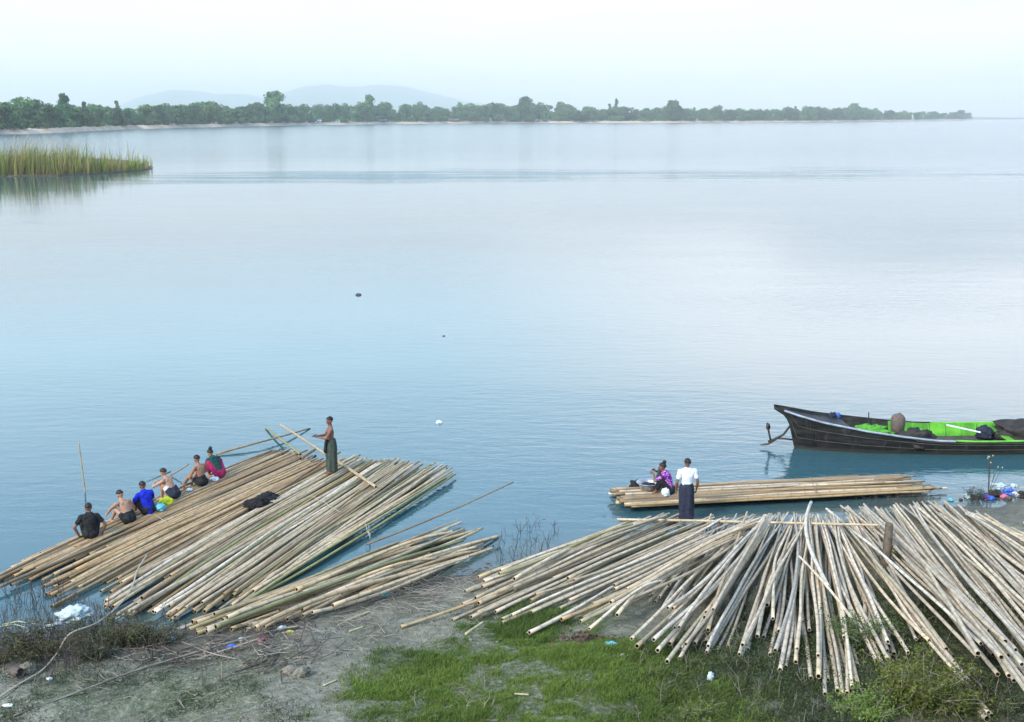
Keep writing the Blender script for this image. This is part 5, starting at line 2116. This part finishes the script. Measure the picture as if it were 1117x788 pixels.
def twigs(name, polys, h, seed, mat, label, cat, rad=.006, lying=False, water=False, **kw):
    r = np.random.default_rng(seed)
    sp = []
    for (poly, cnt) in polys:
        if water:
            P = np.array([at_z(a, b, 0)[:2] for a, b in poly])
            pts = r.uniform(P.min(0), P.max(0), (cnt * 8, 2))
            c = (pts[:, None] - P.mean(0)[None, None]).reshape(-1, 2)
            ins = np.zeros(len(pts), bool)
            for i in range(len(P)):
                (x0, y0), (x1, y1) = P[i - 1], P[i]
                ins ^= ((y0 > pts[:, 1]) != (y1 > pts[:, 1])) & (pts[:, 0] < (x1 - x0) * (pts[:, 1] - y0) / ((y1 - y0) + 1e-9) + x0)
            pts = pts[ins][:cnt]
        else:
            pts, _ = scatter(poly, cnt, seed + cnt)
        for (x, y) in pts:
            sp.append((x, y, -.05 if water else float(ground(x, y))))
    o = twig_mesh(sp, h, r, rad, lying=lying, **kw).build(name, M[mat])
    tag(o, label, cat, kind='stuff')


# strand line of dry stalks below the narrow heap
twigs('dry_stalks', [(LITTER, 620), ([(430, 640), (520, 610), (545, 600), (548, 625), (500, 645)], 180)], .55, 3, 'dry_twig', 'pale dry stalks strewn along the mud below the narrow heap', 'dry stalks', .007, True)
twigs('dry_stalks', [([(180, 700), (330, 690), (330, 722), (190, 722)], 160)], .9, 4, 'dark_twig', 'dark rotten stalks strewn at the left end of the narrow heap', 'dry stalks', .010, True)
twigs('dry_twigs', [([(445, 800), (470, 768), (510, 756), (560, 770), (555, 800)], 42)], .26, 5, 'dry_twig', 'bare pale twigs sticking out of the grass at the bottom', 'twigs', .007)
twigs('dry_twigs', [([(470, 800), (480, 770), (555, 772), (555, 800)], 120)], .35, 6, 'twig', 'fallen grey twigs lying in the bare spot in the grass', 'twigs', .008, True)
twigs('water_twigs', [([(-40, 715), (-40, 655), (30, 640), (95, 655), (130, 680), (60, 700)], 190)], .5, 7, 'dark_twig', 'thin dark bare stems standing in the shallows at the left', 'water plants', .007, water=True)
twigs('water_twigs', [([(530, 625), (545, 585), (600, 560), (610, 590), (575, 622)], 46)], .42, 8, 'dark_twig', 'sparse dark stems in the shallows between the heaps', 'water plants', .006, water=True)
twigs('water_twigs', [([(905, 560), (960, 550), (1010, 540), (1030, 552), (960, 566)], 70)], .40, 9, 'dark_twig', 'thin dark stems in the water behind the right wing of the heap', 'water plants', .006, water=True)
twigs('scrub_twigs', [(SCRUB2, 260)], .38, 10, 'twig', 'thin grey stems among the dark weeds at the lower right', 'twigs', .005)
twigs('mud_stalks', [([(400, 690), (480, 650), (560, 640), (560, 690), (460, 710)], 40), (PATCH, 70)], .35, 11, 'dry_twig', 'few loose straws lying on the bare mud', 'straws', .006, True)


def shrub(name, label, c, rx, ry, h, nleaf, lsize, mat, seed, stem_mat='twig', nst=16, tall=1.0):
    root = empty(name, c)
    tag(root, label, 'shrub')
    r = np.random.default_rng(seed)
    st = MB()
    tips = []
    for i in range(nst):
        a, q = r.uniform(0, 2 * PI), r.uniform(.2, 1) ** .6
        tip = np.array([rx * q * math.cos(a), ry * q * math.sin(a), h * r.uniform(.45, 1.0) * (1.1 - .45 * q)])
        mid = tip * .5 + np.array([0, 0, h * .12]) + r.normal(0, .04, 3)
        b0 = np.array([tip[0] * .25, tip[1] * .25, -.05])
        st.tube([b0, mid, tip], [.012, .009, .004], 4, False)
        for u in np.linspace(.3, 1, 7):
            p = (b0 * (1 - u) ** 2 + 2 * mid * u * (1 - u) + tip * u * u)
            tips.append(p)
            e = r.normal(0, 1, 3) * np.array([.16, .16, .10]) * (h + .3)
            st.tube([p, p + e], [.005, .003], 3, False)
            tips.append(p + e)
            tips.append(p + e * .6)
    st.build('stems', M[stem_mat], root)
    tips = np.array(tips)
    idx = r.integers(0, len(tips), nleaf)
    c_ = tips[idx] + r.normal(0, .055, (nleaf, 3)) * (h + .25)
    c_[:, 2] = np.maximum(c_[:, 2], .01)
    nn = r.normal(size=(nleaf, 3)) + np.array([0, 0, 1.1])
    nn /= np.linalg.norm(nn, axis=1)[:, None]
    t = np.cross(nn, r.normal(size=(nleaf, 3)))
    t /= np.linalg.norm(t, axis=1)[:, None]
    b = np.cross(nn, t)
    s = lsize * r.uniform(.5, 1.35, nleaf)[:, None]
    V = np.stack([c_ - t * s, c_ - b * s * .42, c_ + t * s, c_ + b * s * .42], 1).reshape(-1, 3)
    me = mesh_np('leaves', V, np.arange(nleaf * 4).reshape(-1, 4))
    br = r.uniform(0, 1, len(tips))
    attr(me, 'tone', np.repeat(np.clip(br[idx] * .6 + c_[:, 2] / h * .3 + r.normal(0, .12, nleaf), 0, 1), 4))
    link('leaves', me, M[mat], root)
    return root


shrub('shrub', 'yellow-green leafy shrub growing over the lower right poles of the heap', at_ground(1005, 778), .92, .7, 1.05, 6000, .032, 'shrub_leaf', 61, nst=26)
shrub('shrub', 'small green shrub left of the large yellow-green one, in front of the butt ends', at_ground(950, 782), .65, .5, .50, 2600, .028, 'shrub_leaf', 62)
shrub('shrub', 'little yellow-green plant at the left edge of the dark weeds', at_ground(765, 786), .4, .3, .32, 900, .024, 'shrub_leaf', 63, nst=10)
shrub('shrub', 'sprig of green leaves growing up at the foot of the stump', at_ground(978, 622), .35, .3, .55, 700, .03, 'shrub_leaf', 64, nst=10)
shrub('shrub', 'weedy green shrub squeezed between poles right of the middle of the heap', at_ground(945, 705), .8, .5, .75, 2200, .028, 'shrub_leaf', 65, nst=14)
shrub('shrub', 'dark green shrub at the right edge below the right wing', at_ground(1085, 775), .9, .6, .55, 3000, .028, 'weed', 66)
# tangled brush at the left water edge
shrub('shrub', 'dark tangled bush at the left water edge, above the rope', at_ground(40, 715), 1.25, .7, .62, 4200, .026, 'dark_leaf', 71, 'dark_twig', 34)
shrub('shrub', 'dark brown-green bush beside the white sack', at_ground(120, 700), .95, .55, .55, 3800, .026, 'dark_leaf', 72, 'dark_twig', 28)
shrub('shrub', 'low dark bush at the left end of the narrow heap', at_ground(163, 702), .75, .45, .42, 3200, .024, 'dark_leaf', 73, 'dark_twig', 22)
shrub('shrub', 'feathery light green bush in front of the dark brush at the left', at_ground(103, 717), .42, .32, .42, 2400, .02, 'weed', 74, 'twig', 16)
shrub('shrub', 'dark leafless-looking bush at the left edge of the picture', at_ground(-14, 725), 1.0, .6, .55, 2600, .026, 'dark_leaf', 75, 'dark_twig', 28)
twigs('brush_stems', [([(-40, 735), (-30, 700), (80, 690), (185, 692), (180, 712), (90, 722)], 260)], .55, 12, 'dark_twig', 'tangle of dark dry stems along the left water edge', 'brush', .008, spread=1.0)
twigs('brush_stems', [([(-40, 730), (0, 705), (180, 692), (180, 712), (60, 722)], 120)], .8, 13, 'twig', 'fallen grey stems caught in the brush at the left', 'brush', .008, True)
# bare plant by the rubbish at the right
bp = empty('bare_plant', at_ground(1078, 541))
tag(bp, 'tall leafless plant with pale seed heads by the rubbish heap', 'plant')
m_ = MB()
heads = MB()
r = np.random.default_rng(4)
for k in range(7):
    t_ = np.array([r.normal(0, .16), r.normal(0, .1), r.uniform(.6, 1.15)])
    m_.tube([(0, 0, 0), t_ * .5 + r.normal(0, .03, 3), t_], [.011, .008, .004], 4)
    heads.ellip(t_, (.018, .018, .025), nu=8, nv=6)
m_.build('stems', M['dark_twig'], bp)
heads.build('seed_heads', M['leaf_straw'], bp)
shrub('shrub', 'thin dark weed left of the rubbish heap at the water', at_ground(1064, 545), .3, .2, .5, 300, .025, 'dark_leaf', 76, 'dark_twig', 12)

# rubbish heap at the right edge, bag by bag
RUB = [((1070, 541), 'plastic_cyan', 'turquoise bag at the left end of the rubbish heap', .16), ((1075, 544), 'plastic_violet', 'purple bag low in the rubbish heap', .15),
       ((1080, 545), 'plastic_blue', 'blue bag in front of the purple one in the rubbish heap', .13), ((1085, 541), 'tarp_dark', 'black bag in the middle of the rubbish heap', .22),
       ((1084, 535), 'sack_plastic', 'white bag lying on top of the rubbish heap behind the black bag', .12), ((1092, 537), 'sack_plastic', 'white crumpled bag right of the black bag', .18),
       ((1095, 543), 'plastic_pink', 'pink bag in the rubbish heap', .13), ((1101, 539), 'plastic_blue', 'tall blue bag at the right of the rubbish heap', .20),
       ((1100, 545), 'rust', 'reddish brown bag at the foot of the tall blue bag', .12), ((1108, 541), 'metal', 'grey sack near the right end of the rubbish heap', .16),
       ((1106, 536), 'sack_plastic', 'flat white rag spread over the grey sack', .13), ((1115, 542), 'tarp_dark', 'dark sack at the right edge of the picture', .20),
       ((1058, 543), 'sack_plastic', 'white bag alone at the water line left of the rubbish heap', .14), ((1048, 546), 'dead_leaf', 'small red-brown scrap beside the lone white bag', .07),
       ((1037, 546), 'plastic_cyan', 'small turquoise scrap farthest left on the water line', .08)]
for k, (p, mt, lb, s_) in enumerate(RUB):
    bag('rubbish_bag', lb, 'rubbish', at_ground(*p) + [0, 0, (.12 if p[1] < 538 else 0)], (s_ * .85, s_ * .62, s_ * .48), mt, 50 + k, .75, 2.6, k * 1.3)

# white sack in the brush, and bits on the mud
bag('sack', 'pale blue-white plastic sack caught in the brush at the left', 'sack', at_ground(84, 690) + [0, 0, .32], (.32, .22, .17), 'sack_plastic', 80, .45, 2.2, .3)
bag('sack_corner', 'torn trailing end of plastic left of the pale sack', 'plastic scrap', at_ground(63, 696) + [0, 0, .25], (.20, .08, .06), 'sack_plastic', 81, .5, 2.4, .5)
bag('paper', 'small white scrap of paper at the lower left corner', 'paper', at_ground(9, 770), (.09, .05, .02), 'white_cloth', 82, .5)
bag('paper', 'tiny white scrap on the mud right of the rope', 'paper', at_ground(54, 741), (.05, .04, .02), 'white_cloth', 83, .5)
bag('bottle_cap', 'small blue plastic lump among the dry stalks', 'plastic scrap', at_ground(253, 707), (.085, .07, .05), 'plastic_blue', 84, .4)
bag('plastic_bag', 'small white bag among the dry stalks under the narrow heap', 'bag', at_ground(308, 688), (.10, .08, .06), 'plastic_white', 85, .5)
bag('plastic_scrap', 'little yellow scrap beside the small white bag', 'plastic scrap', at_ground(316, 690), (.07, .05, .025), 'plastic_yellow', 86, .5)
bag('plastic_scrap', 'small white scrap between crossed canes on the mud', 'plastic scrap', at_ground(264, 699), (.06, .05, .04), 'white_cloth', 87, .5)
bag('plastic_scrap', 'pinkish scrap right of the crossed canes', 'plastic scrap', at_ground(284, 699), (.07, .05, .03), 'plastic_pink', 88, .5)
bag('plastic_scrap', 'light blue scrap under the right end of the narrow heap', 'plastic scrap', at_ground(421, 650), (.08, .06, .035), 'plastic_cyan', 89, .5)
bag('plastic_bag', 'turquoise-white bag on the edge of the grass beside the dead leaves', 'bag', at_ground(667, 705), (.13, .09, .05), 'plastic_cyan', 90, .4)
bag('plastic_bag', 'pale green-white plastic bag standing in the dark weeds', 'bag', at_ground(775, 742), (.055, .05, .10), 'sack_plastic', 91, .4)
bag('paper', 'thin white scrap on the grass under the turquoise bag', 'paper', at_ground(679, 715), (.07, .03, .02), 'white_cloth', 92, .5, 2, .8)
bag('plastic_scrap', 'white scrap at the left end of the dry stalks', 'plastic scrap', at_ground(186, 698), (.08, .06, .05), 'white_cloth', 93, .5)
for k, (p, s_, lb) in enumerate((((318, 734), (.17, .10, .08), 'flat brown stone on the mud, left of the pair'), ((329, 737), (.18, .11, .10), 'flat tan stone on the mud, right of the pair'),
                                 ((226, 712), (.15, .07, .065), 'pale grey oblong stone beside the crossed canes'), ((196, 693), (.10, .08, .07), 'grey stone at the left butt ends of the narrow heap'),
                                 ((276, 683), (.09, .07, .08), 'upright tan stone in front of the narrow heap'), ((30, 733), (.17, .14, .12), 'grey lump of mud at the foot of the left brush'))):
    bag('stone', lb, 'stone', at_ground(*p), s_, 'stone_drab', 100 + k, .3, 1.8, k * .8)
# heap of dead leaves in the grass
r = np.random.default_rng(9)
c = at_ground(641, 700)
nl = 160
cc = c + r.normal(0, 1, (nl, 3)) * np.array([.26, .13, .0]) + np.c_[np.zeros((nl, 2)), r.uniform(.01, .12, nl)]
nn = r.normal(size=(nl, 3)) + [0, 0, .8]
nn /= np.linalg.norm(nn, axis=1)[:, None]
t = np.cross(nn, r.normal(size=(nl, 3)))
t /= np.linalg.norm(t, axis=1)[:, None]
b = np.cross(nn, t)
s_ = r.uniform(.03, .07, nl)[:, None]
V = np.stack([cc - t * s_, cc - b * s_ * .5, cc + t * s_, cc + b * s_ * .5], 1).reshape(-1, 3)
tag(link('dead_leaves', mesh_np('dead_leaves', V, np.arange(nl * 4).reshape(-1, 4)), M['dead_leaf']), 'clump of dark red-brown dead leaves on the grass', 'dead leaves', kind='stuff')
# straw-coloured long leaves lying in the brush
lf = MB()
for k in range(2):
    p = at_ground(2 + k * 3, 704 - k * 1.5) + [0, 0, .40 + .02 * k]
    lf.tube([p, p + [.25 + .05 * k, .02 * k, .06], p + [.6 + .1 * k, .06 * k - .1, .02]], [.012, .022, .004], 4, squash=.3)
tag(lf.build('long_leaves', M['leaf_straw']), 'yellowish long dry leaves lying on the brush at the left edge', 'dry leaves', kind='stuff')


def strand(name, label, cat, pts, r_, mat, lift=.02, over=()):
    P = []
    for i, p in enumerate(pts):
        q = at_ground(*p, over[i] if i < len(over) else lift)
        P.append(q)
    P = np.array(P)
    # smooth curve through the points
    out = []
    for i in range(len(P) - 1):
        p0, p1, p2, p3 = P[max(i - 1, 0)], P[i], P[i + 1], P[min(i + 2, len(P) - 1)]
        for u in np.linspace(0, 1, 8)[:(None if i == len(P) - 2 else -1)]:
            out.append(.5 * ((2 * p1) + (p2 - p0) * u + (2 * p0 - 5 * p1 + 4 * p2 - p3) * u * u + (3 * p1 - p0 - 3 * p2 + p3) * u ** 3))
    o = MB().tube(out, r_, 6).build(name, M[mat], smooth=True)
    tag(o, label, cat)


strand('rope', 'pale rope running from the raft over the brush to the lower left', 'rope',
       [(-8, 766), (20, 747), (45, 732), (62, 713), (76, 692), (105, 680), (128, 662), (143, 643), (150, 622), (160, 606)], .017, 'rope',
       over=(.02, .02, .03, .15, .50, .45, .35, .25, .22, .30))
strand('cane', 'long thin dry cane lying on the mud from the lower left to the narrow heap', 'cane', [(15, 781), (80, 757), (150, 731), (230, 707), (290, 690), (326, 683)], .017, 'twig', over=(.02, .03, .05, .05, .06, .08))
strand('cane', 'shorter dry cane lying on the mud just below the long one', 'cane', [(205, 722), (240, 711), (285, 696)], .014, 'dry_twig', over=(.03, .05, .05))
strand('cane', 'thin cane lying crosswise over the two long canes', 'cane', [(196, 699), (228, 712), (258, 719)], .012, 'dry_twig', over=(.06, .07, .03))
strand('stick', 'dark stick lying on the mud below the pale oblong stone', 'stick', [(256, 733), (275, 727), (291, 720)], .014, 'dark_twig')
strand('stick', 'short black stick right of the pale oblong stone', 'stick', [(262, 717), (274, 727)], .022, 'dark_twig')
strand('stick', 'short straw stick on the mud right of the two flat stones', 'stick', [(353, 748), (367, 742)], .014, 'leaf_straw')
strand('stick', 'pale straw lying in the grass near the bottom', 'stick', [(561, 757), (577, 758)], .016, 'leaf_straw')
strand('stick', 'brown stick lying on the mud left of the fanned heap, upper one', 'stick', [(380, 676), (404, 667)], .018, 'leaf_straw')
strand('stick', 'brown stick lying on the mud under the upper one', 'stick', [(381, 689), (396, 684)], .018, 'leaf_straw')
strand('broken_pole', 'short split bamboo piece lying before the left wing of the heap', 'stick', [(508, 692), (527, 679)], .03, 'leaf_straw')
post = at_ground(166, 720)
tag(MB().tube([post - [0, 0, .1], post + [.01, 0, .22]], [.025, .018], 6).build('peg', M['dark_twig']), 'short dark peg stuck in the mud below the low bush', 'peg')
post = at_ground(242, 741)
tag(MB().tube([post - [0, 0, .1], post + [.01, 0, .33]], [.014, .01], 6).build('peg', M['dry_twig']), 'thin pale peg stuck upright in the mud under the oblong stone', 'peg')
tin = at_ground(19, 738)
tn = MB()
ax = np.array([.75, -.62, .1])
tn.tube([tin + [0, 0, .09] - ax * .12, tin + [0, 0, .09] + ax * .12], [.085, .085], 14, cap=False)
to = tn.build('tin_can', M['rust'], smooth=True)
sm = to.modifiers.new('wall', 'SOLIDIFY')
sm.thickness = .006
tag(to, 'rusty open tin can lying at the foot of the left brush', 'can')
# foam and small scum specks at the margins
r = np.random.default_rng(77)
mb = MB()
for k in range(170):
    i = r.integers(0, 14)
    a_, b_ = _sh[2 + i % 12], _sh[3 + i % 12]
    u = r.random()
    p = at_z(a_[0] + (b_[0] - a_[0]) * u, a_[1] + (b_[1] - a_[1]) * u - r.exponential(9) - 1, 0)
    mb.ellip((p[0], p[1], .002), (r.uniform(.012, .05), r.uniform(.012, .04), .008), nu=7, nv=4)
tag(mb.build('floating_scum', M['dead_leaf']), 'specks of leaf litter floating along the water edge', 'leaf litter', kind='stuff')

# clods and crumbs of dry mud
pts = np.concatenate([scatter(PATCH, 900, 91)[0], scatter([(300, 730), (420, 690), (560, 640), (700, 640), (690, 680), (520, 690), (400, 745)], 900, 92)[0],
                      scatter([(1000, 575), (1060, 552), (1125, 548), (1140, 620)], 500, 93)[0], scatter(LITTER, 500, 94)[0]])
r = np.random.default_rng(95)
bm = bmesh.new()
bmesh.ops.create_icosphere(bm, subdivisions=1, radius=1)
iv = np.array([v.co[:] for v in bm.verts])
jf = np.array([[v.index for v in f.verts] for f in bm.faces])
bm.free()
sz = np.minimum(r.exponential(.010, len(pts)) + .004, .045)
V = iv[None] * sz[:, None, None] * r.uniform(.6, 1.25, (len(pts), len(iv), 1)) * np.array([1.2, 1, .7])
V = V + np.c_[pts, ground(pts[:, 0], pts[:, 1]) + sz * .25][:, None]
tag(link('mud_clods', mesh_np('mud_clods', V.reshape(-1, 3), (jf[None] + (np.arange(len(pts)) * len(iv))[:, None, None]).reshape(-1, 3)), M['mud_clod']), 'crumbs and clods of dry mud scattered over the bare bank', 'mud clods', kind='stuff')
